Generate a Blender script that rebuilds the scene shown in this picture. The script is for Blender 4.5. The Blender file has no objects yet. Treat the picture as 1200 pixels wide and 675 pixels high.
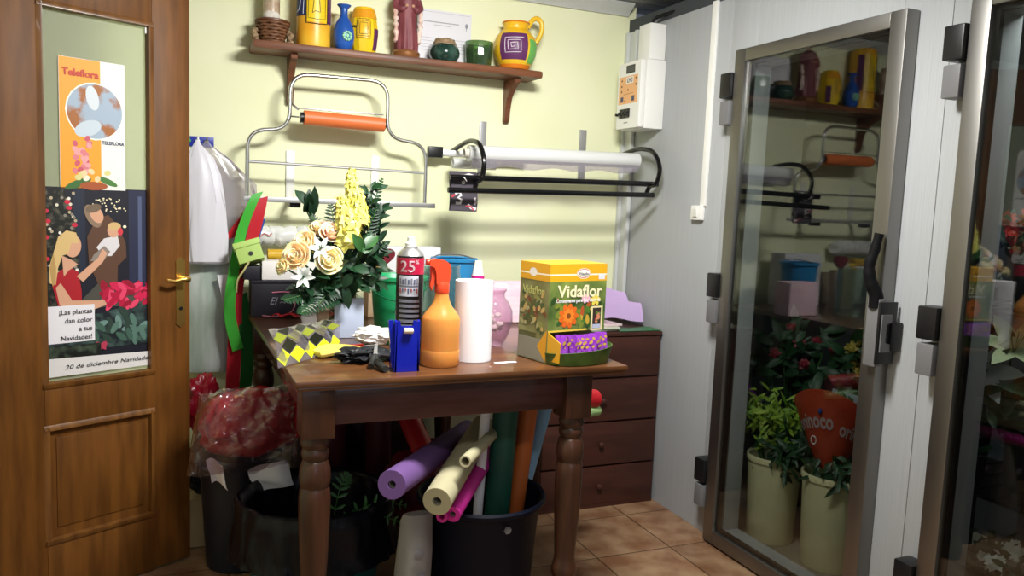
import bpy, bmesh, math, random
from mathutils import Vector, Matrix, noise

random.seed(11)
S = bpy.context.scene
COL = S.collection
V = Vector
PI = math.pi

# ------------------------------------------------------------------ camera
cam_d = bpy.data.cameras.new('camera')
cam = bpy.data.objects.new('camera', cam_d)
COL.objects.link(cam)
S.camera = cam
yaw, pitch, roll = 0.402447, 0.105001, 0.041352
fw = V((math.sin(yaw) * math.cos(pitch), math.cos(yaw) * math.cos(pitch), -math.sin(pitch)))
r0 = V((math.cos(yaw), -math.sin(yaw), 0))
u0 = r0.cross(fw)
rr = r0 * math.cos(roll) + u0 * math.sin(roll)
uu = u0 * math.cos(roll) - r0 * math.sin(roll)
cam.matrix_world = Matrix(((rr.x, uu.x, -fw.x, 0), (rr.y, uu.y, -fw.y, 0), (rr.z, uu.z, -fw.z, 1.4), (0, 0, 0, 1)))
cam_d.sensor_width = 36
cam_d.lens = 28.02
cam_d.clip_start = 0.02

# ------------------------------------------------------------------ light and exposure
S.view_settings.view_transform = 'Standard'
S.view_settings.look = 'None'
S.view_settings.gamma = 1
S.view_settings.exposure = 0.0
S.view_settings.use_curve_mapping = False
w = bpy.data.worlds.new('world')
S.world = w
w.use_nodes = True
w.node_tree.nodes['Background'].inputs[0].default_value = (0.75, 0.85, 1, 1)
w.node_tree.nodes['Background'].inputs[1].default_value = 0.12


def area(name, loc, target, sx, sy, power, color):
    d = bpy.data.lights.new(name, 'AREA')
    d.shape = 'RECTANGLE'
    d.size, d.size_y, d.energy, d.color = sx, sy, power, color
    o = bpy.data.objects.new(name, d)
    COL.objects.link(o)
    o.location = loc
    o.rotation_euler = (V(target) - V(loc)).to_track_quat('-Z', 'Y').to_euler()
    return o


area('ceiling_tube_light', (0.98, 1.8, 2.37), (0.95, 3.0, 0), 0.5, 0.25, 66, (1.0, 0.985, 0.935))
area('added_front_fill', (0.15, 0.1, 2.37), (0.15, 0.15, 0), 1.2, 0.2, 17, (1.0, 0.985, 0.95))  # added fill, no known tube here; lifts table fronts and second cold-room door
area('added_cold_room_fill', (2.5, 1.35, 2.24), (2.5, 1.6, 0), 0.5, 0.1, 10, (0.95, 1.0, 0.98))  # added fill to brighten the flowers behind the second glass door
area('shop_window_light', (0.3, -2.7, 1.5), (0.6, 2, 1.1), 2.2, 1.5, 11, (0.72, 0.8, 1.0))


# ------------------------------------------------------------------ materials
def lin(h):
    if isinstance(h, str):
        h = h.lstrip('#')
        c = [int(h[i:i + 2], 16) / 255 for i in (0, 2, 4)]
        return tuple(x / 12.92 if x <= .04045 else ((x + .055) / 1.055) ** 2.4 for x in c) + (1,)
    return tuple(h) + (1,)


def inp(b, n, v):
    if n in b.inputs:
        b.inputs[n].default_value = v


def mat(name, c, rough=.5, metal=0, c2=None, scale=8, stretch=(1, 1, 1), bump=0, trans=0, ior=1.45, alpha=1, spec=None, coat=0, detail=4, lo=.35, hi=.65, sub=0, tex='noise'):
    m = bpy.data.materials.new(name)
    m.use_nodes = True
    t = m.node_tree
    b = t.nodes['Principled BSDF']
    b.inputs['Base Color'].default_value = lin(c)
    b.inputs['Roughness'].default_value = rough
    b.inputs['Metallic'].default_value = metal
    inp(b, 'Transmission Weight', trans)
    inp(b, 'IOR', ior)
    inp(b, 'Alpha', alpha)
    inp(b, 'Coat Weight', coat)
    if sub:
        inp(b, 'Subsurface Weight', sub)
        inp(b, 'Subsurface Scale', .02)
    if spec is not None:
        inp(b, 'Specular IOR Level', spec)
    if c2 or bump:
        tc = t.nodes.new('ShaderNodeTexCoord')
        mp = t.nodes.new('ShaderNodeMapping')
        mp.inputs['Scale'].default_value = stretch
        t.links.new(tc.outputs['Object'], mp.inputs['Vector'])
        if tex == 'voronoi':
            n = t.nodes.new('ShaderNodeTexVoronoi')
            n.inputs['Scale'].default_value = scale
            fac = n.outputs['Distance']
        elif tex == 'wave':
            n = t.nodes.new('ShaderNodeTexWave')
            n.inputs['Scale'].default_value = scale
            n.inputs['Distortion'].default_value = 1.5
            fac = n.outputs['Fac']
        else:
            n = t.nodes.new('ShaderNodeTexNoise')
            n.inputs['Scale'].default_value = scale
            n.inputs['Detail'].default_value = detail
            fac = n.outputs['Fac']
        t.links.new(mp.outputs[0], n.inputs['Vector'])
        if c2:
            r = t.nodes.new('ShaderNodeValToRGB')
            r.color_ramp.elements[0].position = lo
            r.color_ramp.elements[1].position = hi
            r.color_ramp.elements[0].color = lin(c)
            r.color_ramp.elements[1].color = lin(c2)
            t.links.new(fac, r.inputs[0])
            t.links.new(r.outputs[0], b.inputs['Base Color'])
        if bump:
            bp = t.nodes.new('ShaderNodeBump')
            bp.inputs['Strength'].default_value = bump
            bp.inputs['Distance'].default_value = .01
            t.links.new(fac, bp.inputs['Height'])
            t.links.new(bp.outputs[0], b.inputs['Normal'])
    return m


def film(name, tint, body, fac, rough=.08, ior=1.5, gloss=1.0):
    """clear sheet: transparent tint, a little milky body, fresnel gloss on both faces"""
    m = bpy.data.materials.new(name)
    m.use_nodes = True
    t = m.node_tree
    t.nodes.clear()
    out = t.nodes.new('ShaderNodeOutputMaterial')
    tr = t.nodes.new('ShaderNodeBsdfTransparent')
    tr.inputs[0].default_value = lin(tint)
    df = t.nodes.new('ShaderNodeBsdfDiffuse')
    df.inputs[0].default_value = lin(body)
    gl = t.nodes.new('ShaderNodeBsdfGlossy')
    gl.inputs['Roughness'].default_value = rough
    gl.inputs[0].default_value = (gloss, gloss, gloss, 1)
    geo = t.nodes.new('ShaderNodeNewGeometry')
    mx = t.nodes.new('ShaderNodeMix')
    mx.inputs[2].default_value = ior
    mx.inputs[3].default_value = 1 / ior
    t.links.new(geo.outputs['Backfacing'], mx.inputs[0])
    fr = t.nodes.new('ShaderNodeFresnel')
    t.links.new(mx.outputs[0], fr.inputs[0])
    m1 = t.nodes.new('ShaderNodeMixShader')
    m1.inputs[0].default_value = fac
    t.links.new(tr.outputs[0], m1.inputs[1])
    t.links.new(df.outputs[0], m1.inputs[2])
    m2 = t.nodes.new('ShaderNodeMixShader')
    t.links.new(fr.outputs[0], m2.inputs[0])
    t.links.new(m1.outputs[0], m2.inputs[1])
    t.links.new(gl.outputs[0], m2.inputs[2])
    t.links.new(m2.outputs[0], out.inputs[0])
    return m


def tile_mat():
    m = mat('terracotta_tiles', '#a87a58', .38)
    t = m.node_tree
    b = t.nodes['Principled BSDF']
    tc = t.nodes.new('ShaderNodeTexCoord')
    mp = t.nodes.new('ShaderNodeMapping')
    mp.inputs['Location'].default_value = (-1.56 + .345 * 5, -2.675 + .36 * 8, 0)
    t.links.new(tc.outputs['Object'], mp.inputs['Vector'])
    br = t.nodes.new('ShaderNodeTexBrick')
    br.offset = 0
    br.inputs['Scale'].default_value = 1
    br.inputs['Mortar Size'].default_value = .0035
    br.inputs['Mortar Smooth'].default_value = .2
    br.inputs['Brick Width'].default_value = .345
    br.inputs['Row Height'].default_value = .36
    br.inputs['Color1'].default_value = (1, 1, 1, 1)
    br.inputs['Color2'].default_value = (.82, .82, .82, 1)
    br.inputs['Mortar'].default_value = (.3, .27, .25, 1)
    t.links.new(mp.outputs[0], br.inputs['Vector'])
    n = t.nodes.new('ShaderNodeTexNoise')
    n.inputs['Scale'].default_value = 9
    n.inputs['Detail'].default_value = 7
    t.links.new(tc.outputs['Object'], n.inputs['Vector'])
    r = t.nodes.new('ShaderNodeValToRGB')
    r.color_ramp.elements[0].position = .36
    r.color_ramp.elements[1].position = .66
    r.color_ramp.elements[0].color = lin('#7b563d')
    r.color_ramp.elements[1].color = lin('#9d7f61')
    t.links.new(n.outputs['Fac'], r.inputs[0])
    x = t.nodes.new('ShaderNodeMix')
    x.data_type = 'RGBA'
    x.blend_type = 'MULTIPLY'
    x.inputs[0].default_value = 1
    t.links.new(r.outputs[0], x.inputs[6])
    t.links.new(br.outputs['Color'], x.inputs[7])
    t.links.new(x.outputs[2], b.inputs['Base Color'])
    bp = t.nodes.new('ShaderNodeBump')
    bp.inputs['Strength'].default_value = .4
    bp.inputs['Distance'].default_value = .004
    bp.invert = True
    t.links.new(br.outputs['Fac'], bp.inputs['Height'])
    t.links.new(bp.outputs[0], b.inputs['Normal'])
    return m


G = {}
G['wall'] = mat('yellow_green_paint', '#eceecb', .75, c2='#e7eac2', scale=3, bump=.02)
G['panel'] = mat('white_cold_panel', '#a9acaf', .5, c2='#a1a4a7', scale=5, stretch=(6, 60, .5), bump=.03)
G['white'] = mat('white_plastic', '#e8e8e4', .4)
G['ivory'] = mat('ivory_paint', '#d9d6c4', .6)
G['ceil'] = mat('grey_ceiling_slat', '#9a9ba3', .5)
G['cornice'] = mat('cornice_white', '#c9cccb', .6)
G['dark'] = mat('painted_gap_shade', '#26262c', .8)
G['cold'] = mat('cold_room_panel', '#aab3b4', .5)
G['coldin'] = mat('cold_room_inner', '#3c4146', .6)
G['tile'] = tile_mat()
G['doorwood'] = mat('door_wood', '#5c3814', .5, c2='#75491c', scale=5, stretch=(6, 6, .7), bump=.05, spec=.3)
G['doorwood2'] = mat('door_moulding_wood', '#5c3815', .4, c2='#7d5224', scale=5, stretch=(6, 6, .7), coat=.1)
G['tablewood'] = mat('table_wood', '#50301c', .3, c2='#6b4426', scale=5, stretch=(1.2, 5, 5), bump=.03, coat=.35)
G['legwood'] = mat('leg_wood', '#341e14', .36, c2='#4a2b1b', scale=5, stretch=(6, 6, .8), bump=.03, coat=.25)
G['shelfwood'] = mat('shelf_wood', '#5a3420', .45, c2='#794a30', scale=5, stretch=(.8, 6, 6))
G['drawerwood'] = mat('drawer_wood', '#371c15', .45, c2='#44241b', scale=5, stretch=(.8, 6, 6), bump=.03)
G['chrome'] = mat('chrome', '#e4e4e4', .22, 1)
G['steel'] = mat('brushed_steel', '#8b8986', .42, 1, bump=.02, scale=40, stretch=(1, 1, .05))
G['alu'] = mat('aluminium', '#cfcfcf', .38, .9)
G['plate'] = mat('pale_metal_plate', '#e4e4df', .45, .3)
G['black'] = mat('black_plastic', '#141416', .38)
G['blackgloss'] = mat('black_enamel', '#0d0d0f', .22)
G['greyplastic'] = mat('grey_plastic', '#6c6c6e', .5)
G['brass'] = mat('brass', '#dcb566', .35, 1)
G['frost'] = mat('frosted_glass', '#e4ebd2', .42, trans=.72, ior=1.1)
G['doorglass'] = film('door_glass', '#d8dbd9', '#000000', 0.0, rough=.0, ior=1.62)
G['clear'] = film('clear_glass', '#e6efe8', '#cfd8d2', .03, rough=.02, ior=1.5)
G['cello'] = film('clear_cellophane', '#ece8ee', '#c9c6cf', .22, rough=.16, ior=1.45)
G['cello2'] = film('thin_cellophane', '#eae6ea', '#a9a0a4', .14, rough=.15, ior=1.4)
G['filmroll'] = film('wound_film', '#f0f0f0', '#f2f4f4', .68, rough=.15, ior=1.5)
G['white_film'] = mat('white_bag_film', '#e2e0ea', .35, trans=.1)
G['orange'] = mat('orange_paper', '#d9713c', .45)
G['red'] = mat('red_ribbon', '#b8202e', .4)
G['crimson'] = mat('crimson_film', '#8e1226', .25)
G['redfilm'] = mat('red_film', '#c8141f', .3)
G['green'] = mat('green_ribbon', '#3fa536', .4)
G['dkgreenrib'] = mat('dark_green_ribbon', '#175a24', .4)
G['blue'] = mat('blue_plastic', '#1522a8', .22, coat=.4)
G['blue2'] = mat('blue_ribbon', '#1c4f9a', .4)
G['lime'] = mat('lime_card', '#a3c065', .6)
G['paper'] = mat('white_paper', '#eceaf0', .7)
G['ink'] = mat('black_ink', '#1a1a1e', .6)
G['grey_ink'] = mat('grey_ink', '#8a8a92', .6)


# ------------------------------------------------------------------ mesh builder
class MB:
    def __init__(s):
        s.bm = bmesh.new()

    def _mi(s, faces, mi):
        for f in faces:
            f.material_index = mi
            f.smooth = True

    def box(s, c, d, bevel=0, mi=0, rot=None):
        t = bmesh.new()
        bmesh.ops.create_cube(t, size=1)
        for v in t.verts:
            v.co = V((v.co.x * d[0], v.co.y * d[1], v.co.z * d[2]))
        if bevel:
            bmesh.ops.bevel(t, geom=list(t.edges), offset=bevel, segments=2, profile=.6, affect='EDGES')
        s._merge(t, c, rot, mi)
        return s

    def _merge(s, t, c=(0, 0, 0), rot=None, mi=0):
        M = Matrix.Translation(V(c)) @ (rot.to_4x4() if rot is not None else Matrix.Identity(4))
        vm = {}
        for v in t.verts:
            vm[v] = s.bm.verts.new(M @ v.co)
        for f in t.faces:
            try:
                nf = s.bm.faces.new([vm[v] for v in f.verts])
                nf.material_index = mi
                nf.smooth = True
            except ValueError:
                pass
        t.free()

    def lathe(s, prof, c=(0, 0, 0), n=32, mi=0, rot=None, wob=None, close=False):
        c = V(c)
        rings = []
        for r, z in prof:
            ring = []
            for i in range(n):
                a = 2 * PI * i / n
                k = wob(a, z) if wob else 1
                p = V((r * k * math.cos(a), r * k * math.sin(a), z))
                if rot is not None:
                    p = rot @ p
                ring.append(s.bm.verts.new(c + p))
            rings.append(ring)
        pairs = list(zip(rings, rings[1:]))
        if close:
            pairs.append((rings[-1], rings[0]))
        for a, b in pairs:
            for i in range(n):
                j = (i + 1) % n
                f = s.bm.faces.new((a[i], a[j], b[j], b[i]))
                f.smooth = True
                f.material_index = mi
        if not close:
            for ring, (r, z), fl in ((rings[0], prof[0], True), (rings[-1], prof[-1], False)):
                if r > 1e-5:
                    f = s.bm.faces.new(ring[::-1] if fl else ring)
                    f.smooth = True
                    f.material_index = mi
        return s

    def tube(s, pts, r, n=10, mi=0, caps=True, closed=False):
        pts = [V(p) for p in pts]
        k = len(pts)
        rs = r if isinstance(r, (list, tuple)) else [r] * k
        tang = []
        for i in range(k):
            if closed:
                a = pts[(i + 1) % k] - pts[i - 1]
            else:
                a = pts[min(i + 1, k - 1)] - pts[max(i - 1, 0)]
            tang.append(a.normalized())
        up = V((0, 0, 1)) if abs(tang[0].z) < .9 else V((1, 0, 0))
        nrm = (up - tang[0] * up.dot(tang[0])).normalized()
        rings = []
        for i in range(k):
            nrm = (nrm - tang[i] * nrm.dot(tang[i])).normalized()
            bi = tang[i].cross(nrm)
            rings.append([s.bm.verts.new(pts[i] + (nrm * math.cos(2 * PI * j / n) + bi * math.sin(2 * PI * j / n)) * rs[i]) for j in range(n)])
        pr = list(zip(rings, rings[1:]))
        if closed:
            pr.append((rings[-1], rings[0]))
        for a, b in pr:
            for j in range(n):
                l = (j + 1) % n
                f = s.bm.faces.new((a[j], a[l], b[l], b[j]))
                f.smooth = True
                f.material_index = mi
        if caps and not closed:
            for ring, fl in ((rings[0], True), (rings[-1], False)):
                f = s.bm.faces.new(ring[::-1] if fl else ring)
                f.material_index = mi
        return s

    def pipe(s, p0, p1, ro, ri, n=28, mi=0, wob=None):
        p0, p1 = V(p0), V(p1)
        L = (p1 - p0).length
        q = (p1 - p0).to_track_quat('Z', 'Y').to_matrix()
        s.lathe([(ri, 0), (ro - .001, 0), (ro, .001), (ro, L * .5), (ro, L - .001), (ro - .001, L), (ri, L)], p0, n, mi, q, wob, close=True)
        return s

    def poly(s, vs, mi=0, smooth=False):
        f = s.bm.faces.new([s.bm.verts.new(V(v)) for v in vs])
        f.material_index = mi
        f.smooth = smooth
        return s

    def prism(s, outl, o, ex, ey, ez, mi=0):
        """outline (a,b) in plane ex,ey extruded along ez (vector with length)"""
        o, ex, ey, ez = V(o), V(ex), V(ey), V(ez)
        A = [s.bm.verts.new(o + ex * a + ey * b) for a, b in outl]
        B = [s.bm.verts.new(o + ex * a + ey * b + ez) for a, b in outl]
        n = len(outl)
        fs = [s.bm.faces.new(A[::-1]), s.bm.faces.new(B)]
        for i in range(n):
            j = (i + 1) % n
            fs.append(s.bm.faces.new((A[i], A[j], B[j], B[i])))
        for f in fs:
            f.material_index = mi
            f.smooth = True
        return s

    def sheet(s, fn, nu, nv, th=.001, mi=0):
        """surface fn(u,v) with thickness th"""
        P = [[V(fn(i / nu, j / nv)) for j in range(nv + 1)] for i in range(nu + 1)]
        T, Bt = [], []
        for i in range(nu + 1):
            ra, rb = [], []
            for j in range(nv + 1):
                du = P[min(i + 1, nu)][j] - P[max(i - 1, 0)][j]
                dv = P[i][min(j + 1, nv)] - P[i][max(j - 1, 0)]
                nn = du.cross(dv)
                nn = nn.normalized() if nn.length > 1e-12 else V((0, 0, 1))
                ra.append(s.bm.verts.new(P[i][j] + nn * th / 2))
                rb.append(s.bm.verts.new(P[i][j] - nn * th / 2))
            T.append(ra)
            Bt.append(rb)
        fs = []
        for i in range(nu):
            for j in range(nv):
                fs.append(s.bm.faces.new((T[i][j], T[i + 1][j], T[i + 1][j + 1], T[i][j + 1])))
                fs.append(s.bm.faces.new((Bt[i][j], Bt[i][j + 1], Bt[i + 1][j + 1], Bt[i + 1][j])))
        for i in range(nu):
            fs.append(s.bm.faces.new((T[i][0], Bt[i][0], Bt[i + 1][0], T[i + 1][0])))
            fs.append(s.bm.faces.new((T[i][nv], T[i + 1][nv], Bt[i + 1][nv], Bt[i][nv])))
        for j in range(nv):
            fs.append(s.bm.faces.new((T[0][j], T[0][j + 1], Bt[0][j + 1], Bt[0][j])))
            fs.append(s.bm.faces.new((T[nu][j], Bt[nu][j], Bt[nu][j + 1], T[nu][j + 1])))
        for f in fs:
            f.material_index = mi
            f.smooth = True
        return s

    def ribbon(s, pts, wid, width, th=.0012, mi=0, sub=6):
        """band along a smoothed path; wid = direction of the width"""
        P = smooth_path(pts, sub)
        wv = V(wid).normalized()
        n = len(P) - 1
        ws = width if callable(width) else (lambda t: width)

        def fn(u, v):
            i = min(int(round(u * n)), n)
            return P[i] + wv * ws(u) * (v - .5)
        return s.sheet(fn, n, 3, th, mi)

    def blob(s, c, rad, amp=.15, freq=3, sub=4, mi=0, seed=0, zmin=None, crease=0):
        t = bmesh.new()
        bmesh.ops.create_icosphere(t, subdivisions=sub, radius=1)
        for v in t.verts:
            d = v.co.normalized()
            k = 1 + amp * noise.fractal(d * freq + V((seed * 7.3, seed, 0)), 1.0, 2.0, 3)
            if crease:
                k -= crease * abs(noise.noise(d * freq * 1.7 + V((seed, 3, seed))))
            v.co = V((d.x * rad[0] * k, d.y * rad[1] * k, d.z * rad[2] * k))
            if zmin is not None and v.co.z < zmin:
                v.co.z = zmin
        s._merge(t, c, None, mi)
        return s

    def loft(s, secs, n=28, amp=0, freq=6, seed=0, mi=0, caps=True):
        """secs: (cx,cy,z,rx,ry)"""
        rings = []
        for cx, cy, z, rx, ry in secs:
            ring = []
            for i in range(n):
                a = 2 * PI * i / n
                k = 1 + amp * noise.noise(V((math.cos(a) * freq, math.sin(a) * freq, z * freq * 2 + seed)))
                ring.append(s.bm.verts.new((cx + rx * k * math.cos(a), cy + ry * k * math.sin(a), z)))
            rings.append(ring)
        for a, b in zip(rings, rings[1:]):
            for i in range(n):
                j = (i + 1) % n
                f = s.bm.faces.new((a[i], a[j], b[j], b[i]))
                f.smooth = True
                f.material_index = mi
        if caps:
            for ring, fl in ((rings[0], True), (rings[-1], False)):
                f = s.bm.faces.new(ring[::-1] if fl else ring)
                f.material_index = mi
        return s

    def leaf(s, p, d, up, L, W, bend=.2, mi=0, seg=4):
        """a leaf blade from p along d"""
        p, d, up = V(p), V(d).normalized(), V(up)
        side = d.cross(up)
        if side.length < 1e-4:
            side = d.cross(V((1, 0, .2)))
        side.normalize()
        nn = side.cross(d).normalized()
        prev = None
        for i in range(seg + 1):
            t = i / seg
            wd = W * .5 * math.sin(PI * (t * .86 + .1)) ** .8 if i < seg else .0006
            c = p + d * L * t - nn * bend * L * t * t
            row = [s.bm.verts.new(c - side * wd + nn * wd * .3), s.bm.verts.new(c), s.bm.verts.new(c + side * wd + nn * wd * .3)]
            if prev:
                for k in (0, 1):
                    f = s.bm.faces.new((prev[k], prev[k + 1], row[k + 1], row[k]))
                    f.smooth = True
                    f.material_index = mi
            prev = row
        return s

    def build(s, name, mats, parent=None, loc=None, angle=35):
        me = bpy.data.meshes.new(name)
        bmesh.ops.recalc_face_normals(s.bm, faces=[f for f in s.bm.faces])
        s.bm.to_mesh(me)
        s.bm.free()
        for m in (mats if isinstance(mats, (list, tuple)) else [mats]):
            me.materials.append(G[m] if isinstance(m, str) else m)
        me.set_sharp_from_angle(angle=math.radians(angle))
        o = bpy.data.objects.new(name, me)
        COL.objects.link(o)
        if parent is not None:
            o.parent = parent
        if loc is not None:
            o.location = loc
        return o


def smooth_path(pts, sub=6):
    P = [V(p) for p in pts]
    if len(P) < 3:
        return [P[0].lerp(P[-1], i / sub) for i in range(sub + 1)]
    out = []
    for i in range(len(P) - 1):
        a = P[max(i - 1, 0)]
        b, c = P[i], P[i + 1]
        d = P[min(i + 2, len(P) - 1)]
        for k in range(sub):
            t = k / sub
            out.append(.5 * ((2 * b) + (c - a) * t + (2 * a - 5 * b + 4 * c - d) * t * t + (3 * b - a - 3 * c + d) * t ** 3))
    out.append(P[-1])
    return out


def round_path(pts, rad, n=6):
    """polyline with rounded corners"""
    P = [V(p) for p in pts]
    out = [P[0]]
    for i in range(1, len(P) - 1):
        a, b = (P[i - 1] - P[i]), (P[i + 1] - P[i])
        r = min(rad, a.length * .48, b.length * .48)
        s0, s1 = P[i] + a.normalized() * r, P[i] + b.normalized() * r
        for k in range(n + 1):
            t = k / n
            out.append((1 - t) ** 2 * s0 + 2 * t * (1 - t) * P[i] + t * t * s1)
    out.append(P[-1])
    return out


def thing(name, label, cat, loc=(0, 0, 0), rotz=0, group=None):
    o = bpy.data.objects.new(name, None)
    o.empty_display_size = .05
    COL.objects.link(o)
    o.location = loc
    o.rotation_euler = (0, 0, rotz)
    return tag(o, label, cat, group)


def tag(o, label, cat, group=None, kind=None):
    o['label'] = label
    o['category'] = cat
    if group:
        o['group'] = group
    if kind:
        o['kind'] = kind
    return o


def struct(o):
    o['kind'] = 'structure'
    return o


def text(body, name, m, parent, o, right, up, height, width=None, align='LEFT', depth=.0004, bold=0, shear=0):
    """lettering as a flat mesh; o = baseline start/centre/end"""
    c = bpy.data.curves.new('t', 'FONT')
    c.body = body
    c.size = 1
    c.align_x = align
    c.extrude = .001
    c.offset = bold
    c.shear = shear
    c.resolution_u = 3
    ob = bpy.data.objects.new('t', c)
    me = bpy.data.meshes.new_from_object(ob)
    bpy.data.objects.remove(ob)
    xs = [v.co.x for v in me.vertices]
    sc = height / .7
    sx = sc if not width else width / (max(xs) - min(xs))
    r, u = V(right).normalized(), V(up).normalized()
    n = r.cross(u)
    oo = V(o)
    for v in me.vertices:
        v.co = oo + r * v.co.x * sx + u * v.co.y * sc + n * (v.co.z * 1000 + 1) * depth * .5
    me.materials.clear()
    me.materials.append(G[m] if isinstance(m, str) else m)
    me.name = name
    t = bpy.data.objects.new(name, me)
    COL.objects.link(t)
    t.parent = parent
    return t


class Art:
    """flat printed picture: layered polygons a fraction of a millimetre apart"""
    def __init__(s, o, right, up):
        s.o, s.r, s.u = V(o), V(right).normalized(), V(up).normalized()
        s.n = s.r.cross(s.u)
        s.mb = MB()
        s.mats = []
        s.k = 0

    def m(s, h):
        mm = h if not isinstance(h, str) else (G[h] if h in G else None)
        if mm is None:
            mm = mat('print_' + h.strip('#'), h, .5)
            G[h] = mm
        if mm not in s.mats:
            s.mats.append(mm)
        return s.mats.index(mm)

    def poly(s, pts, h):
        s.k += 1
        s.mb.poly([s.o + s.r * a + s.u * b + s.n * s.k * .00002 for a, b in pts], s.m(h))

    def rect(s, a, b, c, d, h):
        s.poly([(a, b), (c, b), (c, d), (a, d)], h)

    def ell(s, a, b, ra, rb, h, rot=0, n=20):
        cr, sr = math.cos(rot), math.sin(rot)
        s.poly([(a + ra * math.cos(t) * cr - rb * math.sin(t) * sr, b + ra * math.cos(t) * sr + rb * math.sin(t) * cr) for t in [2 * PI * i / n for i in range(n)]], h)

    def line(s, pts, wd, h):
        P = [V((a, b)) for a, b in pts]
        L, R = [], []
        for i, p in enumerate(P):
            d = P[min(i + 1, len(P) - 1)] - P[max(i - 1, 0)]
            q = V((-d.y, d.x)).normalized() * wd / 2
            L.append(p + q)
            R.append(p - q)
        s.k += 1
        for i in range(len(P) - 1):
            s.mb.poly([s.o + s.r * q.x + s.u * q.y + s.n * s.k * .00002 for q in (L[i], R[i], R[i + 1], L[i + 1])], s.m(h))

    def build(s, name, parent):
        # printed faces must keep their facing
        me = bpy.data.meshes.new(name)
        s.mb.bm.to_mesh(me)
        s.mb.bm.free()
        for m in s.mats:
            me.materials.append(m)
        o = bpy.data.objects.new(name, me)
        COL.objects.link(o)
        o.parent = parent
        return o


def copy_tree(o, parent=None):
    c = o.copy()
    COL.objects.link(c)
    if parent is not None:
        c.parent = parent
    for ch in list(o.children):
        copy_tree(ch, c)
    return c


X, Y, Z = V((1, 0, 0)), V((0, 1, 0)), V((0, 0, 1))
WY = 3.63      # back wall
WX = 2.135     # cold-room front

# ================================================================== the setting
CEIL = 2.42
struct(MB().box((1.1, .4, -.03), (4.9, 6.7, .06)).build('floor', 'tile'))
struct(MB().box((.57, WY + .05, CEIL / 2), (3.2, .1, CEIL)).build('wall_back', 'wall'))
struct(MB().box((-1.05, .35, CEIL / 2), (.1, 6.46, CEIL)).build('wall_left', 'wall'))
b = MB()
yy = -2.85
while yy < 3.7:
    b.box((1.1, yy + .05, CEIL + .012), (4.9, .094, .02), .004)
    yy += .1
b.box((1.1, .4, CEIL + .04), (4.9, 6.7, .03))
struct(b.build('ceiling', 'ceil'))
# front wall with the shop window behind the camera
b = MB()
for x0, x1, z0, z1 in ((-1.1, -.85, 0, CEIL), (1.45, 2.3, 0, CEIL), (-.85, 1.45, 0, .7), (-.85, 1.45, 2.3, CEIL)):
    b.box(((x0 + x1) / 2, -2.87, (z0 + z1) / 2), (x1 - x0, .1, z1 - z0))
struct(b.build('wall_front', 'wall'))
# cornice on the back wall
b = MB()
b.prism([(0, 0), (.0, -.05), (-.012, -.055), (-.03, -.035), (-.045, -.028), (-.07, -.006), (-.07, 0)], (-1, WY, CEIL), Y, Z, X * 3.12)
struct(b.build('trim_1', 'cornice'))
# cold-room front: insulated panels with two door openings
D1 = (1.868, 2.69)
D2 = (.80, 1.65)
TOP = 2.29
b = MB()
xm, tk = WX + .04, .08
ys = [WY, 2.79, D1[1] - .06]
b.box((xm, (WY + 2.791) / 2, TOP / 2), (tk, WY - 2.791, TOP), .002)
b.box((xm, (2.789 + 2.63) / 2, TOP / 2), (tk, .159, TOP), .002)
b.box((xm, (1.93 + 1.753) / 2, TOP / 2), (tk, .177, TOP), .002)
b.box((xm, (1.751 + 1.59) / 2, TOP / 2), (tk, .161, TOP), .002)
b.box((xm, (.86 - 2.8) / 2, TOP / 2), (tk, 3.66, TOP), .002)
for y0, y1 in ((1.93, 2.63), (.86, 1.59)):
    b.box((xm, (y0 + y1) / 2, (1.99 + TOP) / 2), (tk, y1 - y0, TOP - 1.99))
    b.box((xm, (y0 + y1) / 2, .03), (tk, y1 - y0, .06))
struct(b.build('wall_right', 'panel'))
b = MB()
b.box((3.35, .4, TOP / 2), (.06, 6.5, TOP))
b.box((2.78, WY + .03, TOP / 2), (1.2, .06, TOP))
b.box((2.78, -2.8, TOP / 2), (1.2, .06, TOP))
b.box((2.76, .4, TOP + .03), (1.25, 6.5, .06))
struct(b.build('trim_2', 'coldin'))
b = MB()
b.box((2.78, .4, .008), (1.12, 6.4, .016))
struct(b.build('trim_3', mat('cold_floor', '#8a8474', .6)))
# dark strip that paints the shade of the open gap above the cold room
struct(MB().box((2.5, .4, TOP + .09), (.02, 6.4, .05)).build('gap_shade_strip', 'dark'))
# corner profile on the right wall beside the green wall
b = MB()
b.box((WX - .012, 3.615, 1.16), (.02, .026, 2.25), .003)
b.box((WX - .004, 3.57, 1.16), (.008, .066, 2.25), .001)
b.box((WX - .012, 3.528, 1.16), (.02, .02, 2.25), .003)
struct(b.build('trim_5', 'cornice'))


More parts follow.
